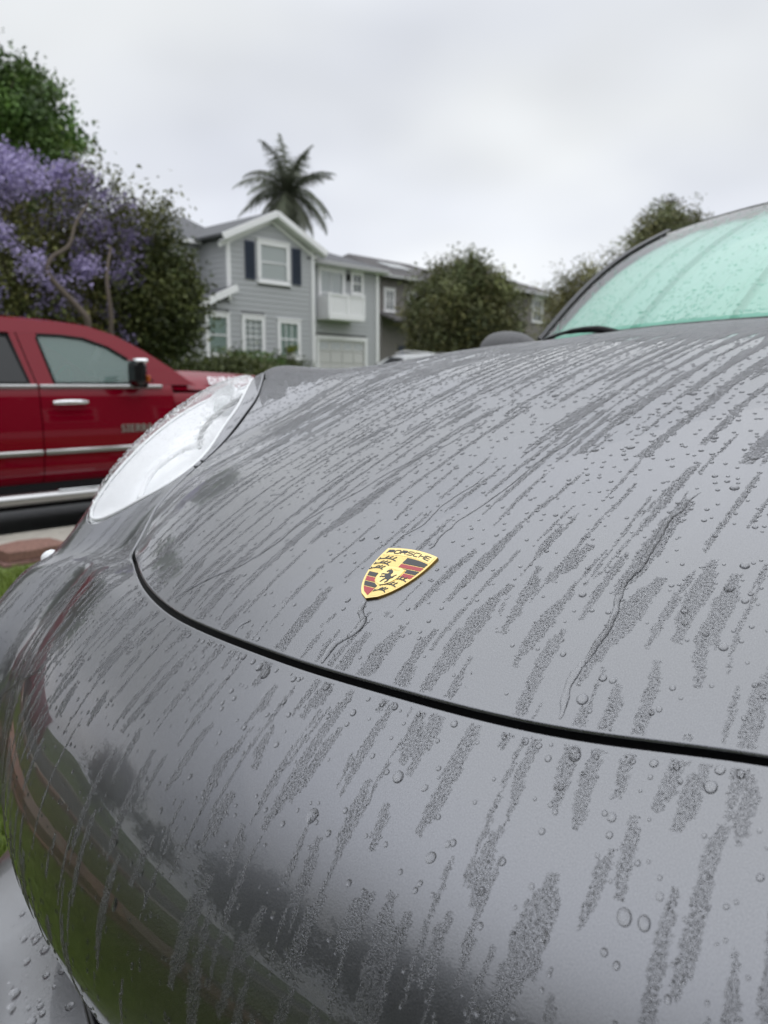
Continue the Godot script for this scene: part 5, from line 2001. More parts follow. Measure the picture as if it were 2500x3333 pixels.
func build_neighbour() -> void:
	var o := thing("brown_house", "brown grey two storey house with hipped roofs, half hidden behind the round tree", "house", st(33.0, 1.3, 30.0))
	# local x depth, z along the street from 33 m
	boxpart("wall", Vector3(4.0, 3.1, 4.0), Vector3(8.0, 6.2, 9.0), M.stucco, o)
	boxpart("wall", Vector3(4.2, 3.3, 14.8), Vector3(7.4, 6.6, 8.5), M.stucco, o)
	roof_slab(o, Vector3(-0.7, 6.1, -1.2), Vector3(-0.7, 6.1, 9.6), Vector3(4.0, 7.9, 6.6), Vector3(4.0, 7.9, 1.0), 0.12, M.tile_dark)
	roof_slab(o, Vector3(8.7, 6.1, -1.2), Vector3(-0.7, 6.1, -1.2), Vector3(4.0, 7.9, 1.0), Vector3(4.1, 7.9, 1.0), 0.12, M.tile_dark)
	roof_slab(o, Vector3(-0.3, 6.6, 10.0), Vector3(-0.3, 6.6, 19.8), Vector3(4.4, 8.3, 16.2), Vector3(4.4, 8.3, 13.0), 0.12, M.tile_dark)
	roof_slab(o, Vector3(8.9, 6.6, 10.0), Vector3(-0.3, 6.6, 10.0), Vector3(4.4, 8.3, 13.0), Vector3(4.5, 8.3, 13.0), 0.12, M.tile_dark)
	roof_slab(o, Vector3(-1.6, 3.6, -1.0), Vector3(-1.6, 3.6, 9.4), Vector3(0.3, 4.3, 9.4), Vector3(0.3, 4.3, -1.0), 0.10, M.tile_dark)
	for q: Array in [[Vector3(1.4, 7.05, 2.2), 2.0], [Vector3(2.0, 7.65, 14.3), 2.4]]:
		var b := MB.new()
		b.box(q[0], Vector3(1.2, 0.06, q[1]), 0.01, Basis(Vector3.BACK, 0.36))
		part("solar_panel", b, M.house_pane, o)
	for r: Rect2 in [Rect2(-0.3, 4.2, 0.9, 1.25), Rect2(1.7, 4.2, 0.9, 1.25), Rect2(7.0, 4.1, 1.0, 1.3)]:
		window(o, 0.0, r, null, Vector2i(1, 2), 0.12)
	var w := window(o, 0.5, Rect2(15.9, 4.6, 1.5, 1.7), null, Vector2i(1, 2), 0.16)
	for z: float in [15.7, 17.6]:
		beam(Vector3(0.5, 5.6, z), Vector3(-0.1, 6.35, z), 0.10, 0.10, "bracket", M.white, w)
	boxpart("head_board", Vector3(0.2, 6.42, 16.65), Vector3(0.5, 0.10, 2.4), M.white, w)
	boxpart("garage_door", Vector3(-0.02, 1.2, 3.2), Vector3(0.08, 2.3, 4.6), M.navy, o, 0.01)
	beam(Vector3(-0.75, 6.02, -1.2), Vector3(-0.75, 6.02, 9.6), 0.1, 0.14, "gutter", M.gutter, o)
	beam(Vector3(-0.35, 6.52, 10.0), Vector3(-0.35, 6.52, 19.8), 0.1, 0.14, "gutter", M.gutter, o)
	# plain house ahead of the grey car, which its bumper mirrors
	var h := thing("garden_house", "plain low house with a dark roof far ahead of the grey car, beyond the hedge", "house", st(-20.0, 0.16, -3.0))
	boxpart("wall", Vector3(0, 1.5, -3.0), Vector3(12.0, 3.0, 6.0), M.stucco, h)
	roof_slab(h, Vector3(-6.6, 2.9, 0.6), Vector3(6.6, 2.9, 0.6), Vector3(5.0, 4.6, -3.0), Vector3(-5.0, 4.6, -3.0), 0.12, M.tile_dark)
	for x: float in [-4.0, -0.5, 3.6]:
		var f := boxpart("window", Vector3(x, 1.7, 0.03), Vector3(1.5, 1.3, 0.06), M.white, h, 0.01)
		boxpart("pane", Vector3(x, 1.7, 0.065), Vector3(1.3, 1.1, 0.01), M.house_pane, f)


# the house whose drive the grey car stands on: behind the camera, mirrored in the pickup's flank and windows
func build_near_house() -> void:
	var o := thing("home_house", "two storey house with a white railed porch, seen in the pickup's windows", "house", st(4.0, 0.16, -9.0))
	boxpart("wall", Vector3(-4.0, 3.0, 2.0), Vector3(8.0, 6.0, 22.0), M.stucco, o)
	roof_slab(o, Vector3(0.7, 5.9, -9.6), Vector3(0.7, 5.9, 13.6), Vector3(-4.0, 8.2, 10.0), Vector3(-4.0, 8.2, -6.0), 0.15, M.tile_dark)
	roof_slab(o, Vector3(-8.7, 5.9, -9.6), Vector3(-8.7, 5.9, 13.6), Vector3(-4.0, 8.2, 10.0), Vector3(-4.0, 8.2, -6.0), 0.15, M.tile_dark)
	roof_slab(o, Vector3(2.6, 2.9, -7.0), Vector3(2.6, 2.9, 3.0), Vector3(0.02, 3.6, 3.0), Vector3(0.02, 3.6, -7.0), 0.12, M.tile_dark)
	boxpart("porch_floor", Vector3(1.2, 0.2, -2.0), Vector3(2.4, 0.4, 10.0), M.concrete, o, 0.02)
	for k in 5:
		boxpart("porch_post", Vector3(2.3, 1.6, -6.8 + k * 2.4), Vector3(0.18, 2.5, 0.18), M.white, o, 0.015)
	boxpart("porch_rail", Vector3(2.3, 1.30, -2.0), Vector3(0.09, 0.07, 9.6), M.white, o, 0.01)
	for k in 60:
		boxpart("baluster", Vector3(2.3, 0.84, -6.7 + k * 0.16), Vector3(0.04, 0.88, 0.04), M.white, o)
	for q: Array in [[-5.0, 1.2], [-1.0, 1.2], [6.5, 1.2], [10.0, 1.2], [-5.5, 4.0], [-0.5, 4.0], [4.5, 4.0], [9.5, 4.0]]:
		var f := boxpart("window", Vector3(0.03, q[1] + 0.7, q[0]), Vector3(0.08, 1.5, 1.6), M.white, o, 0.01)
		for k in 2:
			boxpart("pane", Vector3(0.075, q[1] + 0.36 + k * 0.68, q[0]), Vector3(0.01, 0.62, 1.36), M.lens_dark, f)


# ---------------------------------------------------------------- vehicles
func word(text: String, size: float, depth: float, m: Material, parent: Node, xf: Transform3D, called := "lettering") -> void:
	var tm := TextMesh.new()
	var sf := SystemFont.new()
	sf.font_names = PackedStringArray(["Droid Sans"])
	sf.font_weight = 700
	tm.font = sf
	tm.text = text
	tm.font_size = 32
	tm.pixel_size = size / 32.0
	tm.depth = depth
	put(called, tm, m, parent).transform = xf


func build_pickup() -> void:
	var o := thing("pickup_truck", "dark red crew cab pickup with chrome trim, parked at the kerb across the pavement", "pickup truck", st(0, 0, 6.5))
	# local: x from the near side across, z along (nose at +z). The near side is x = 0.
	var wide := 2.02
	var belt := 1.345
	# cross section of the lower body: (x inset, y)
	var sec := [Vector2(0.10, 0.50), Vector2(0.045, 0.56), Vector2(0.02, 0.68), Vector2(0.004, 0.86), Vector2(0.0, 1.02), Vector2(0.012, 1.12), Vector2(0.012, 1.22), Vector2(0.03, 1.30), Vector2(0.055, belt)]
	var panel := func(called: String, z0: float, z1: float, m: Material, far: bool) -> MeshInstance3D:
		var rows := []
		for k in 9:
			var z := lerpf(z0, z1, k / 8.0)
			var line := PackedVector3Array()
			for q: Vector2 in sec:
				line.append(Vector3(wide - q.x if far else q.x, q.y, z))
			rows.append(line)
		var b := MB.new()
		b.sheet(rows, Vector3(1 if far else -1, 0.1, 0))
		for e: int in [0, 8]:
			for k in sec.size() - 1:
				var a: Vector3 = rows[e][k]
				var c: Vector3 = rows[e][k + 1]
				var ins := Vector3(-0.06 if far else 0.06, 0, 0)
				b.quad(a, c, c + ins, a + ins, Vector3(0, 0, -1 if e == 0 else 1))
		return part(called, b, m, o)
	boxpart("bed", Vector3(wide * 0.5, 0.98, -0.2), Vector3(wide - 0.08, 0.85, 2.05), M.truck_red, o, 0.05)
	for far: bool in [false, true]:
		panel.call("bed_side", -1.30, 0.86, M.truck_red, far)
		panel.call("rear_door", 1.66, 2.848, M.truck_red, far)
		panel.call("front_door", 2.858, 4.13, M.truck_red, far)
		panel.call("cab_corner", 0.90, 1.65, M.truck_red, far)
	# front wing with the wheel opening
	for far: bool in [false, true]:
		var rows := []
		for k in 41:
			var z := lerpf(4.14, 6.05, k / 40.0)
			var cz := 5.08
			var rr := 0.50
			var lowy := 0.50
			if absf(z - cz) < rr:
				lowy = 0.42 + sqrt(rr * rr - (z - cz) * (z - cz))
			var line := PackedVector3Array()
			for q: Vector2 in sec:
				var y := lerpf(lowy, 1.27, (q.y - 0.50) / (belt - 0.50)) if lowy > q.y or true else q.y
				var inset := q.x + 0.10 * pow(maxf((z - 5.5) / 0.55, 0.0), 2.0)
				line.append(Vector3(wide - inset if far else inset, y, z))
			rows.append(line)
		var b := MB.new()
		b.sheet(rows, Vector3(1 if far else -1, 0.1, 0))
		part("front_wing", b, M.truck_red, o)
	# bonnet with a raised middle
	var hood := []
	for i in 13:
		var z := lerpf(4.16, 6.08, i / 12.0)
		var line := PackedVector3Array()
		for j in 21:
			var u := -1.0 + j / 10.0
			var y := 1.30 + 0.145 * ease5(0.0, 0.18, 1.0 - absf(u)) + 0.05 * ease5(0.42, 0.5, 1.0 - absf(u)) - 0.09 * pow((z - 4.16) / 1.92, 2.0)
			line.append(Vector3(wide * 0.5 + u * (wide * 0.5 - 0.05), y, z))
		hood.append(line)
	var hb := MB.new()
	hb.sheet(hood, Vector3.UP)
	part("bonnet", hb, M.truck_red, o)
	boxpart("front_grille", Vector3(wide * 0.5, 0.95, 6.04), Vector3(wide - 0.24, 0.55, 0.14), M.chrome, o, 0.03)
	boxpart("front_bumper", Vector3(wide * 0.5, 0.60, 6.10), Vector3(wide - 0.06, 0.24, 0.22), M.chrome, o, 0.05)
	word("DURAMAX", 0.115, 0.012, M.chrome, o, Transform3D(Basis(Vector3.UP, -PI * 0.5) * Basis(Vector3.RIGHT, -0.5), Vector3(0.10, 1.385, 4.86)), "bonnet_lettering")
	word("SIERRA", 0.095, 0.012, M.chrome_dull, o, Transform3D(Basis(Vector3.UP, -PI * 0.5), Vector3(-0.004, 0.955, 3.72)), "door_lettering")
	# glasshouse: outer line of the cab and the window openings, in (z, y)
	var at := func(q: Vector2, far: bool, push: float) -> Vector3:
		var inset := 0.055 + (q.y - belt) * 0.36 - push
		return Vector3(wide - inset if far else inset, q.y, q.x)
	var outer := [Vector2(1.05, belt), Vector2(1.10, 1.55), Vector2(1.22, 1.78), Vector2(1.45, 1.865), Vector2(2.2, 1.895), Vector2(2.9, 1.893), Vector2(3.18, 1.882), Vector2(3.42, 1.862), Vector2(3.66, 1.795), Vector2(3.92, 1.665), Vector2(4.18, 1.502), Vector2(4.36, 1.372), Vector2(4.42, belt)]
	var holes := [[Vector2(1.72, belt + 0.01), Vector2(1.73, 1.72), Vector2(2.0, 1.755), Vector2(2.60, 1.76), Vector2(2.70, 1.745), Vector2(2.795, belt + 0.01)], [Vector2(3.005, belt + 0.01), Vector2(2.935, 1.735), Vector2(2.95, 1.765), Vector2(3.14, 1.766), Vector2(3.34, 1.748), Vector2(3.56, 1.678), Vector2(3.76, 1.560), Vector2(3.85, 1.49), Vector2(3.85, belt + 0.01)]]
	for far: bool in [false, true]:
		var side := Vector3(1 if far else -1, 0.3, 0)
		# above and around the windows: strips between outer line and window heads
		var inner := [Vector2(1.70, belt), Vector2(1.705, 1.55), Vector2(1.71, 1.73), Vector2(1.85, 1.765), Vector2(2.2, 1.775), Vector2(2.93, 1.778), Vector2(3.14, 1.778), Vector2(3.35, 1.760), Vector2(3.57, 1.690), Vector2(3.77, 1.572), Vector2(3.862, 1.50), Vector2(3.865, 1.40), Vector2(3.865, belt)]
		var b := MB.new()
		var l1 := PackedVector3Array()
		var l2 := PackedVector3Array()
		for k in outer.size():
			l1.append(at.call(outer[k], far, 0.0))
			l2.append(at.call(inner[k], far, 0.004))
		b.loft(l1, l2, side)
		part("roof_rail", b, M.truck_red, o)
		var bp := MB.new()
		bp.quad(at.call(Vector2(2.80, belt), far, 0.003), at.call(Vector2(2.705, 1.778), far, 0.003), at.call(Vector2(2.76, 1.778), far, 0.003), at.call(Vector2(2.845, belt), far, 0.003), side)
		bp.quad(at.call(Vector2(2.855, belt), far, 0.003), at.call(Vector2(2.77, 1.778), far, 0.003), at.call(Vector2(2.935, 1.778), far, 0.003), at.call(Vector2(3.005, belt), far, 0.003), side)
		part("door_pillar", bp, M.truck_red, o)
		for k in 2:
			var pane := MB.new()
			var c := Vector2.ZERO
			for q: Vector2 in holes[k]:
				c += q / holes[k].size()
			var gasket := MB.new()
			var loop := PackedVector3Array()
			for m in holes[k].size():
				var p1: Vector2 = holes[k][m]
				var p2: Vector2 = holes[k][(m + 1) % holes[k].size()]
				pane.flat(at.call(p1, far, -0.008), at.call(p2, far, -0.008), at.call(c, far, -0.008), side)
				loop.append(at.call(p1, far, -0.002))
			loop.append(loop[0])
			gasket.tube(loop, [0.013], 6, false)
			var w := part("window", pane, M.truck_glass if k == 1 else M.truck_glass_dark, o)
			part("gasket", gasket, M.rubber, w)
	# roof and windscreen
	var roof := []
	for k in range(3, 8):
		var line := PackedVector3Array()
		for j in 13:
			var u := j / 12.0
			var a: Vector3 = at.call(outer[k], false, 0.0)
			var e: Vector3 = at.call(outer[k], true, 0.0)
			line.append(a.lerp(e, u) + Vector3(0, 0.06 * (1.0 - pow(absf(2.0 * u - 1.0), 2.4)), 0))
		roof.append(line)
	var rb := MB.new()
	rb.sheet(roof, Vector3.UP)
	part("roof", rb, M.truck_red, o)
	for q: Array in [[[7, 8, 9, 10, 11], "windscreen", 0.06], [[3, 2, 1, 0], "rear_window", 0.06]]:
		var rows := []
		for k: int in q[0]:
			var line := PackedVector3Array()
			for j in 13:
				var u := j / 12.0
				line.append((at.call(outer[k], false, 0.0) as Vector3).lerp(at.call(outer[k], true, 0.0), u) + Vector3(0, 0.05, q[2] if k > 5 else -q[2]) * (1.0 - pow(absf(2.0 * u - 1.0), 2.4)))
			rows.append(line)
		var b := MB.new()
		b.sheet(rows, Vector3(0, 0.5, 1 if q[1] == "windscreen" else -1))
		part(q[1], b, M.truck_glass_dark, o)
	# chrome trim
	var bright := MB.new()
	for q: Array in [[1.66, 2.845], [2.86, 4.02]]:
		bright.box(Vector3(0.034, belt - 0.016, (q[0] + q[1]) * 0.5), Vector3(0.035, 0.034, q[1] - q[0]), 0.008)
	part("belt_moulding", bright, M.chrome_dull, o)
	for q: Array in [[1.0, 2.845], [2.86, 4.12]]:
		boxpart("side_moulding", Vector3(-0.006, 0.78, (q[0] + q[1]) * 0.5), Vector3(0.03, 0.042, q[1] - q[0]), M.chrome_dull, o, 0.01)
	for z: float in [1.95, 3.10]:
		var h := MB.new()
		var hp := PackedVector3Array()
		for k in 9:
			hp.append(Vector3(-0.012 - 0.035 * sin(k / 8.0 * PI), 1.195 + 0.004 * sin(k / 8.0 * PI), z - 0.15 + k * 0.0375))
		h.tube(hp, [0.016, 0.021, 0.023, 0.024, 0.024, 0.024, 0.023, 0.021, 0.016], 8)
		part("door_handle", h, M.chrome, o)
	# running board with its step pad
	var rbp := PackedVector3Array([Vector3(-0.03, 0.44, 0.75), Vector3(-0.10, 0.415, 0.95), Vector3(-0.10, 0.415, 2.5), Vector3(-0.10, 0.415, 4.1), Vector3(-0.03, 0.44, 4.35)])
	var rbm := MB.new()
	rbm.tube(rbp, [0.04, 0.05, 0.05, 0.05, 0.04], 10)
	var rbo := part("running_board", rbm, M.chrome_dull, o)
	for z: float in [2.1, 3.15]:
		boxpart("step_pad", Vector3(-0.10, 0.465, z), Vector3(0.075, 0.012, 0.52), M.chrome, rbo, 0.005)
	boxpart("sill", Vector3(0.12, 0.47, 2.6), Vector3(0.10, 0.10, 3.4), M.black, o, 0.02)
	boxpart("chassis", Vector3(wide * 0.5, 0.42, 2.3), Vector3(1.5, 0.30, 6.6), M.black, o, 0.03)
	# mirrors
	for far: bool in [false, true]:
		var sx := 1.0 if far else -1.0
		var bx := wide if far else 0.0
		var m := MB.new()
		m.box(Vector3(bx + sx * 0.16, 1.45, 3.66), Vector3(0.19, 0.22, 0.12), 0.04)
		var mo := part("mirror", m, M.black_gloss, o)
		var cap := MB.new()
		cap.box(Vector3(bx + sx * 0.162, 1.555, 3.665), Vector3(0.195, 0.04, 0.125), 0.018)
		part("cap", cap, M.chrome, mo)
		boxpart("indicator", Vector3(bx + sx * 0.20, 1.40, 3.725), Vector3(0.10, 0.06, 0.03), M.amber, mo, 0.01)
		boxpart("arm", Vector3(bx + sx * 0.02, 1.365, 3.76), Vector3(0.16, 0.09, 0.10), M.black, mo, 0.02)
		var tri := MB.new()
		tri.prism(PackedVector2Array([Vector2(3.70, belt), Vector2(4.00, belt), Vector2(3.93, 1.40), Vector2(3.76, 1.50)]), -0.012, 0.012, Transform3D(Basis(Vector3(0, 0, 1), Vector3(0, 1, 0), Vector3(1, 0, 0)), Vector3(bx - sx * 0.075, 0, 0)))
		part("sail", tri, M.black, mo)
	# seats seen through the glass
	for z: float in [3.0, 1.95]:
		for x: float in [0.55, 1.47]:
			var s := boxpart("seat", Vector3(x, 1.10, z), Vector3(0.52, 0.75, 0.18), M.seat, o, 0.07)
			boxpart("headrest", Vector3(x, 1.60, z - 0.04), Vector3(0.28, 0.20, 0.11), M.seat, s, 0.045)
	boxpart("dashboard", Vector3(wide * 0.5, 1.20, 4.1), Vector3(1.7, 0.3, 0.5), M.black, o, 0.08)
	var wheel := MB.new()
	var loop := PackedVector3Array()
	for k in 25:
		var a := TAU * k / 24.0
		loop.append(Vector3(1.47 + 0.19 * cos(a), 1.36 + 0.18 * sin(a), 3.72 + 0.07 * sin(a)))
	wheel.tube(loop, [0.016], 6, false)
	part("steering_wheel", wheel, M.black, o)
	for z: float in [-0.3, 5.08]:
		for far: bool in [false, true]:
			var sx := 1.0 if far else -1.0
			var hub := Transform3D(Basis(Vector3(0, 0, 1), Vector3(sx, 0, 0), Vector3(0, sx, 0)), Vector3(wide - 0.29 if far else 0.29, 0.40, z))
			var ty := MB.new()
			ty.lathe(PackedVector2Array([Vector2(0.24, 0.0), Vector2(0.36, 0.0), Vector2(0.395, 0.04), Vector2(0.40, 0.14), Vector2(0.395, 0.24), Vector2(0.36, 0.27), Vector2(0.24, 0.265)]), 36, hub)
			var w := part("wheel", ty, M.rubber, o)
			var ri := MB.new()
			ri.lathe(PackedVector2Array([Vector2(0.25, 0.265), Vector2(0.235, 0.2), Vector2(0.10, 0.22), Vector2(0.001, 0.23)]), 36, hub)
			part("rim", ri, M.chrome, w)
	var tail := MB.new()
	tail.box(Vector3(wide * 0.5, 0.95, -1.27), Vector3(wide - 0.06, 0.75, 0.08), 0.03)
	part("tailgate", tail, M.truck_red, o)


func build_white_car() -> void:
	var o := thing("white_car", "white estate car with dark windows on the driveway before the brown house", "car", st(16.2, 0.80, 16.1), "", deg_to_rad(47.5))
	o.rotation.x = deg_to_rad(6.0)
	o.scale = Vector3.ONE * 1.13
	# nose points along -z; x is its width, z its length
	var wide := 1.82
	var y0 := 0.0
	var prof := [Vector2(-0.1, 0.35), Vector2(-0.05, 0.72), Vector2(0.25, 0.86), Vector2(1.15, 0.98), Vector2(1.75, 1.36), Vector2(2.2, 1.47), Vector2(2.9, 1.50), Vector2(3.6, 1.46), Vector2(4.25, 1.02), Vector2(4.42, 0.9), Vector2(4.45, 0.35)]
	var roof := []
	for k in 31:
		var f := k / 30.0 * (prof.size() - 1)
		var i := mini(int(f), prof.size() - 2)
		var q: Vector2 = prof[i].cubic_interpolate(prof[i + 1], prof[maxi(i - 1, 0)], prof[mini(i + 2, prof.size() - 1)], f - i)
		var line := PackedVector3Array()
		for j in 13:
			var u := -1.0 + j / 6.0
			var w := wide * 0.5 - 0.16 * clampf((q.y - 0.95) / 0.55, 0, 1)
			line.append(Vector3(u * w, y0 + q.y - 0.06 * pow(absf(u), 3.0), q.x))
		roof.append(line)
	var b := MB.new()
	b.sheet(roof, Vector3.UP)
	part("body", b, M.white_paint, o)
	for s: float in [-1.0, 1.0]:
		var sd := MB.new()
		for k in 30:
			var a: Vector3 = roof[k][12 if s > 0 else 0]
			var c: Vector3 = roof[k + 1][12 if s > 0 else 0]
			sd.quad(a, c, Vector3(s * wide * 0.5, minf(c.y, y0 + 0.30), c.z), Vector3(s * wide * 0.5, minf(a.y, y0 + 0.30), a.z), Vector3(s, 0, 0))
		part("side", sd, M.white_paint, o)
		for e: Array in [[1.45, 2.35, 1.93], [2.45, 3.30, 2.48], [3.38, 3.85, 3.36]]:
			var w := MB.new()
			var top := 1.36
			w.quad(Vector3(s * 0.90, y0 + 0.98, e[0]), Vector3(s * 0.90, y0 + 0.98, e[1]), Vector3(s * 0.815, y0 + top, e[1] - 0.04), Vector3(s * 0.815, y0 + top, e[2]), Vector3(s, 0.2, 0))
			part("window", w, M.lens_dark, o)
		for z: float in [0.75, 3.6]:
			var hub := Transform3D(Basis(Vector3(0, 0, 1), Vector3(s, 0, 0), Vector3(0, s, 0)), Vector3(s * 0.70, 0.32, z))
			var ty := MB.new()
			ty.lathe(PackedVector2Array([Vector2(0.001, 0.21), Vector2(0.2, 0.19), Vector2(0.21, 0.22), Vector2(0.30, 0.22), Vector2(0.32, 0.18), Vector2(0.32, 0.02), Vector2(0.2, 0.0)]), 28, hub)
			part("wheel", ty, M.rubber, o)
		var rail := MB.new()
		rail.tube(PackedVector3Array([Vector3(s * 0.66, y0 + 1.44, 1.95), Vector3(s * 0.66, y0 + 1.515, 2.2), Vector3(s * 0.66, y0 + 1.53, 2.9), Vector3(s * 0.66, y0 + 1.48, 3.5)]), [0.018], 6)
		part("roof_rail", rail, M.chrome_dull, o)
	for e: Array in [[1.24, 1.02, 1.72, 1.33], [4.16, 1.10, 3.72, 1.39]]:
		var w := MB.new()
		w.quad(Vector3(-0.80, y0 + e[1] + 0.01, e[0]), Vector3(0.80, y0 + e[1] + 0.01, e[0]), Vector3(0.68, y0 + e[3] + 0.02, e[2]), Vector3(-0.68, y0 + e[3] + 0.02, e[2]), Vector3(0, 1, -1 if e[0] < 2 else 1))
		part("windscreen" if e[0] < 2 else "rear_window", w, M.lens_dark, o)


# ---------------------------------------------------------------- materials
func build_materials() -> void:
	var paint := mat(0.218, 0.222, 0.232, 0.30, 1.0)
	paint.clearcoat_enabled = true
	paint.clearcoat = 1.0
	paint.clearcoat_roughness = 0.01
	paint.albedo_texture = ramp_tex(0.30, 2, 71, lin(0.48, 0.48, 0.50), lin(1.0, 1.0, 1.0))
	paint.normal_enabled = true
	paint.normal_texture = noise_tex(0.34, 1, 72, 512, true, 6.0)
	paint.normal_scale = 0.16
	triplanar(paint, 0.13, false)
	M.paint = paint
	M.paint_lip = paint.duplicate()
	M.paint_lip.albedo_texture = null
	var water := mat(1, 1, 1, 0.0, 0.0)
	water.albedo_color = Color(1, 1, 1, 0.0)
	water.refraction_enabled = true
	water.refraction_scale = 0.033
	M.water = water
	M.plastic = mat(0.055, 0.055, 0.058, 0.5)
	M.lamp_satin = mat(0.62, 0.63, 0.64, 0.32, 0.6)
	M.lamp_pale = mat(0.62, 0.64, 0.65, 0.2)
	M.lamp_bulb = mat(0.35, 0.37, 0.38, 0.1)
	M.rubber = mat(0.008, 0.008, 0.008, 0.55, 0.0, 0.3)
	M.black = mat(0.012, 0.012, 0.013, 0.75, 0.0, 0.3)
	M.black_gloss = mat(0.010, 0.010, 0.011, 0.12)
	M.lens_dark = mat(0.012, 0.014, 0.016, 0.04)
	M.lamp_white = mat(0.80, 0.81, 0.82, 0.45)
	M.lamp_grey = mat(0.16, 0.165, 0.17, 0.35)
	M.chrome = mat(0.72, 0.73, 0.74, 0.08, 1.0)
	M.chrome_dull = mat(0.52, 0.52, 0.52, 0.28, 1.0)
	M.alloy = mat(0.42, 0.42, 0.43, 0.35, 0.9)
	var clear := mat(1, 1, 1, 0.02)
	clear.albedo_color = Color(1, 1, 1, 0.02)
	clear.transparency = BaseMaterial3D.TRANSPARENCY_ALPHA
	M.lens_clear = clear
	M.pane = clear.duplicate()
	M.shade = grained(0.17, 0.42, 0.32, 0.05, 0.25, 0.6, 81)
	M.gold = mat(0.80, 0.62, 0.27, 0.24, 1.0)
	M.gold_dark = mat(0.30, 0.20, 0.06, 0.30, 1.0)
	M.gold_field = mat(0.78, 0.59, 0.24, 0.34, 1.0)
	M.gold_field.normal_enabled = true
	M.gold_field.normal_texture = noise_tex(0.06, 1, 83, 256, true, 8.0, FastNoiseLite.TYPE_CELLULAR)
	M.gold_field.normal_scale = 0.6
	triplanar(M.gold_field, 0.014, false)
	M.enamel_black = mat(0.012, 0.012, 0.014, 0.22)
	M.enamel_red = mat(0.36, 0.018, 0.03, 0.18)
	# ground
	M.far_ground = grained(0.10, 0.11, 0.05, 0.25, 9.0, 0.95, 91)
	M.lawn = grained(0.095, 0.135, 0.030, 0.45, 0.6, 0.95, 92, 1.0)
	M.soil = grained(0.030, 0.026, 0.020, 0.4, 0.5, 0.95, 90, 1.0)
	M.lawn_far = grained(0.075, 0.12, 0.026, 0.4, 2.0, 0.95, 93, 1.0)
	M.concrete = grained(0.33, 0.31, 0.28, 0.16, 1.3, 0.85, 94, 0.3)
	M.concrete_a = grained(0.40, 0.37, 0.32, 0.14, 1.1, 0.85, 95, 0.3)
	M.concrete_b = grained(0.37, 0.345, 0.30, 0.16, 1.4, 0.85, 96, 0.3)
	M.asphalt = grained(0.055, 0.055, 0.058, 0.3, 0.9, 0.75, 97, 0.6)
	M.stone_a = grained(0.20, 0.105, 0.080, 0.4, 0.35, 0.8, 98, 1.0)
	M.stone_b = grained(0.16, 0.085, 0.070, 0.45, 0.4, 0.8, 99, 1.0)
	M.stone_c = grained(0.17, 0.12, 0.10, 0.45, 0.3, 0.8, 100, 1.0)
	# buildings
	M.siding = grained(0.395, 0.405, 0.415, 0.05, 0.9, 0.7, 101)
	M.siding_back = mat(0.25, 0.255, 0.26, 0.9)
	M.white = mat(0.80, 0.80, 0.80, 0.5)
	M.garage = mat(0.56, 0.555, 0.54, 0.5)
	M.gutter = mat(0.40, 0.40, 0.40, 0.5)
	M.navy = mat(0.030, 0.040, 0.070, 0.5)
	M.blind = mat(0.66, 0.68, 0.68, 0.7)
	M.blind_green = mat(0.46, 0.58, 0.52, 0.7)
	M.house_pane = mat(1, 1, 1, 0.02)
	M.house_pane.albedo_color = Color(0.5, 0.6, 0.6, 0.12)
	M.house_pane.transparency = BaseMaterial3D.TRANSPARENCY_ALPHA
	M.shingle = grained(0.115, 0.118, 0.125, 0.3, 0.8, 0.9, 103, 1.0)
	M.stucco = grained(0.20, 0.185, 0.175, 0.08, 1.2, 0.9, 104, 0.3)
	M.tile_dark = grained(0.085, 0.080, 0.080, 0.3, 0.8, 0.9, 105, 1.0)
	# plants
	var leaf := mat(1, 1, 1, 0.55, 0.0, 0.4)
	leaf.vertex_color_use_as_albedo = true
	leaf.backlight_enabled = true
	leaf.backlight = Color(0.55, 0.55, 0.55)
	leaf.cull_mode = BaseMaterial3D.CULL_DISABLED
	M.leaf = leaf
	M.bark = grained(0.13, 0.105, 0.085, 0.35, 0.5, 0.95, 106, 1.0)
	# pickup
	var red := mat(0.190, 0.0012, 0.012, 0.45, 0.1, 0.0)
	red.clearcoat_enabled = true
	red.clearcoat = 0.7
	red.clearcoat_roughness = 0.03
	M.truck_red = red
	var tg := mat(1, 1, 1, 0.02)
	tg.albedo_color = Color(0.6, 0.7, 0.68, 0.42)
	tg.transparency = BaseMaterial3D.TRANSPARENCY_ALPHA
	M.truck_glass = tg
	M.truck_glass_dark = mat(0.010, 0.012, 0.014, 0.03)
	M.seat = mat(0.06, 0.055, 0.05, 0.8)
	M.amber = mat(0.45, 0.10, 0.01, 0.2)
	M.white_paint = mat(0.78, 0.79, 0.80, 0.3)
	M.white_paint.clearcoat_enabled = true


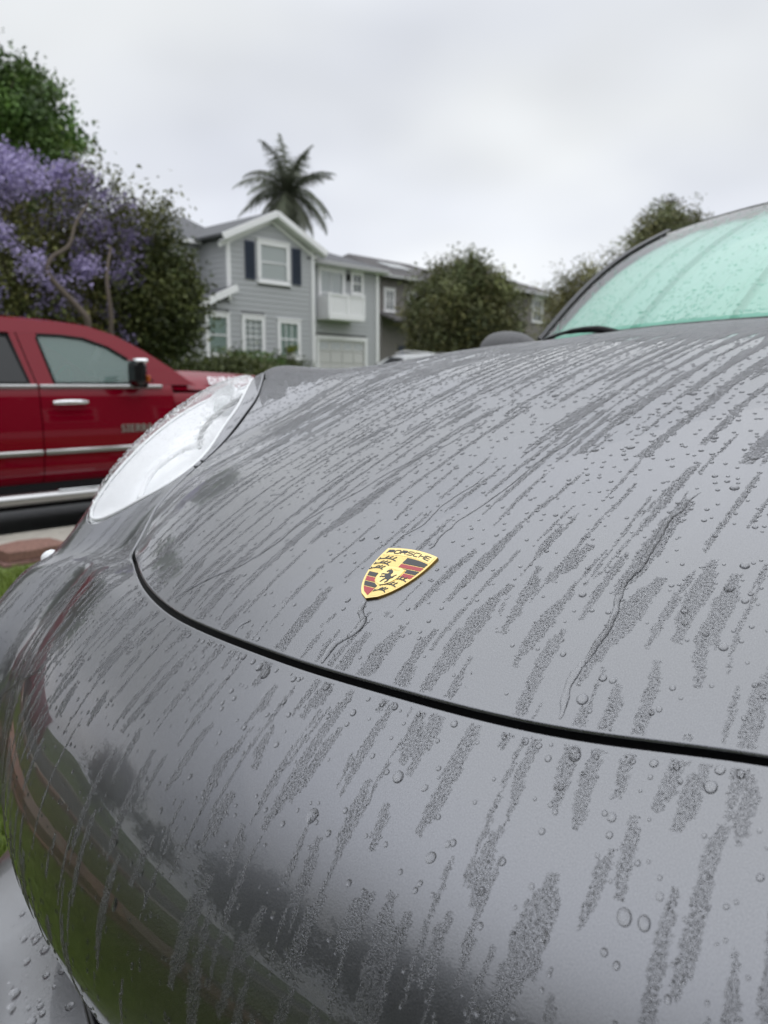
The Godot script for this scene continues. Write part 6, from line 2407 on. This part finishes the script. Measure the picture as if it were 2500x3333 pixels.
func overcast() -> ImageTexture:
	var w := 512
	var h := 256
	var im := Image.create(w, h, false, Image.FORMAT_RGBF)
	var f := FastNoiseLite.new()
	f.noise_type = FastNoiseLite.TYPE_SIMPLEX_SMOOTH
	f.frequency = 1.0
	f.fractal_octaves = 4
	f.fractal_gain = 0.42
	f.seed = 12
	for y in h:
		var el := (0.5 - (y + 0.5) / h) * PI
		for x in w:
			var az := (x + 0.5) / w * TAU
			var d := Vector3(cos(az) * cos(el), sin(el), sin(az) * cos(el))
			var up := maxf(d.y, 0.0)
			# cloud layer met at a height of one unit
			var q := d / (up + 0.22)
			var c := f.get_noise_3d(q.x * 0.85, up * 1.5, q.z * 0.85)
			var c2 := f.get_noise_3d(q.x * 2.1 + 5.0, up * 2.0, q.z * 2.1)
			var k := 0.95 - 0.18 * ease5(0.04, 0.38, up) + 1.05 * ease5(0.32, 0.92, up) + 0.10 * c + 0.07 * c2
			var thick := clampf(0.5 - 1.2 * c, 0.0, 1.0)
			im.set_pixel(x, y, Color(k * lerpf(0.955, 0.915, thick), k * lerpf(0.985, 0.955, thick), k * lerpf(1.015, 1.05, thick)))
	return ImageTexture.create_from_image(im)


func _ready() -> void:
	rng.seed = 1
	across = Basis(Vector3.UP, TURN).x
	along = Basis(Vector3.UP, TURN).z
	# camera
	var cam := Camera3D.new()
	cam.name = "camera"
	cam.position = Vector3(0, EYE, 0)
	cam.rotation = Vector3(-atan(271.0 / 1662.0), 0, 0)
	cam.near = 0.05
	cam.far = 900.0
	var ca := CameraAttributesPhysical.new()
	ca.frustum_focal_length = 18.0
	ca.frustum_focus_distance = 0.60
	ca.exposure_aperture = 5.6
	cam.attributes = ca
	cam.fov = rad_to_deg(2.0 * atan(1106.0 / 1662.0))
	add_child(cam)
	cam.current = true
	# sky, light, exposure
	var we := WorldEnvironment.new()
	we.name = "environment"
	var env := Environment.new()
	env.background_mode = Environment.BG_SKY
	var sky := Sky.new()
	var pano := PanoramaSkyMaterial.new()
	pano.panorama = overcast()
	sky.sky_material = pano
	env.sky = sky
	env.tonemap_mode = Environment.TONE_MAPPER_LINEAR
	env.tonemap_exposure = 1.04
	env.sdfgi_enabled = true
	env.ssao_enabled = true
	env.ssil_enabled = true
	we.environment = env
	add_child(we)
	var sun := DirectionalLight3D.new()
	sun.name = "sun"
	sun.light_energy = 0.15
	sun.light_angular_distance = 150.0
	sun.light_color = Color(1.0, 0.98, 0.95)
	sun.shadow_enabled = true
	sun.rotation_degrees = Vector3(-62, 25, 0)
	add_child(sun)
	var t := Time.get_ticks_msec()
	build_materials()
	build_ground()
	build_house()
	build_neighbour()
	build_near_house()
	build_trees()
	print("setting ", Time.get_ticks_msec() - t)
	build_car()
	print("car ", Time.get_ticks_msec() - t)
	build_pickup()
	build_white_car()
	build_water()
	print("all ", Time.get_ticks_msec() - t)
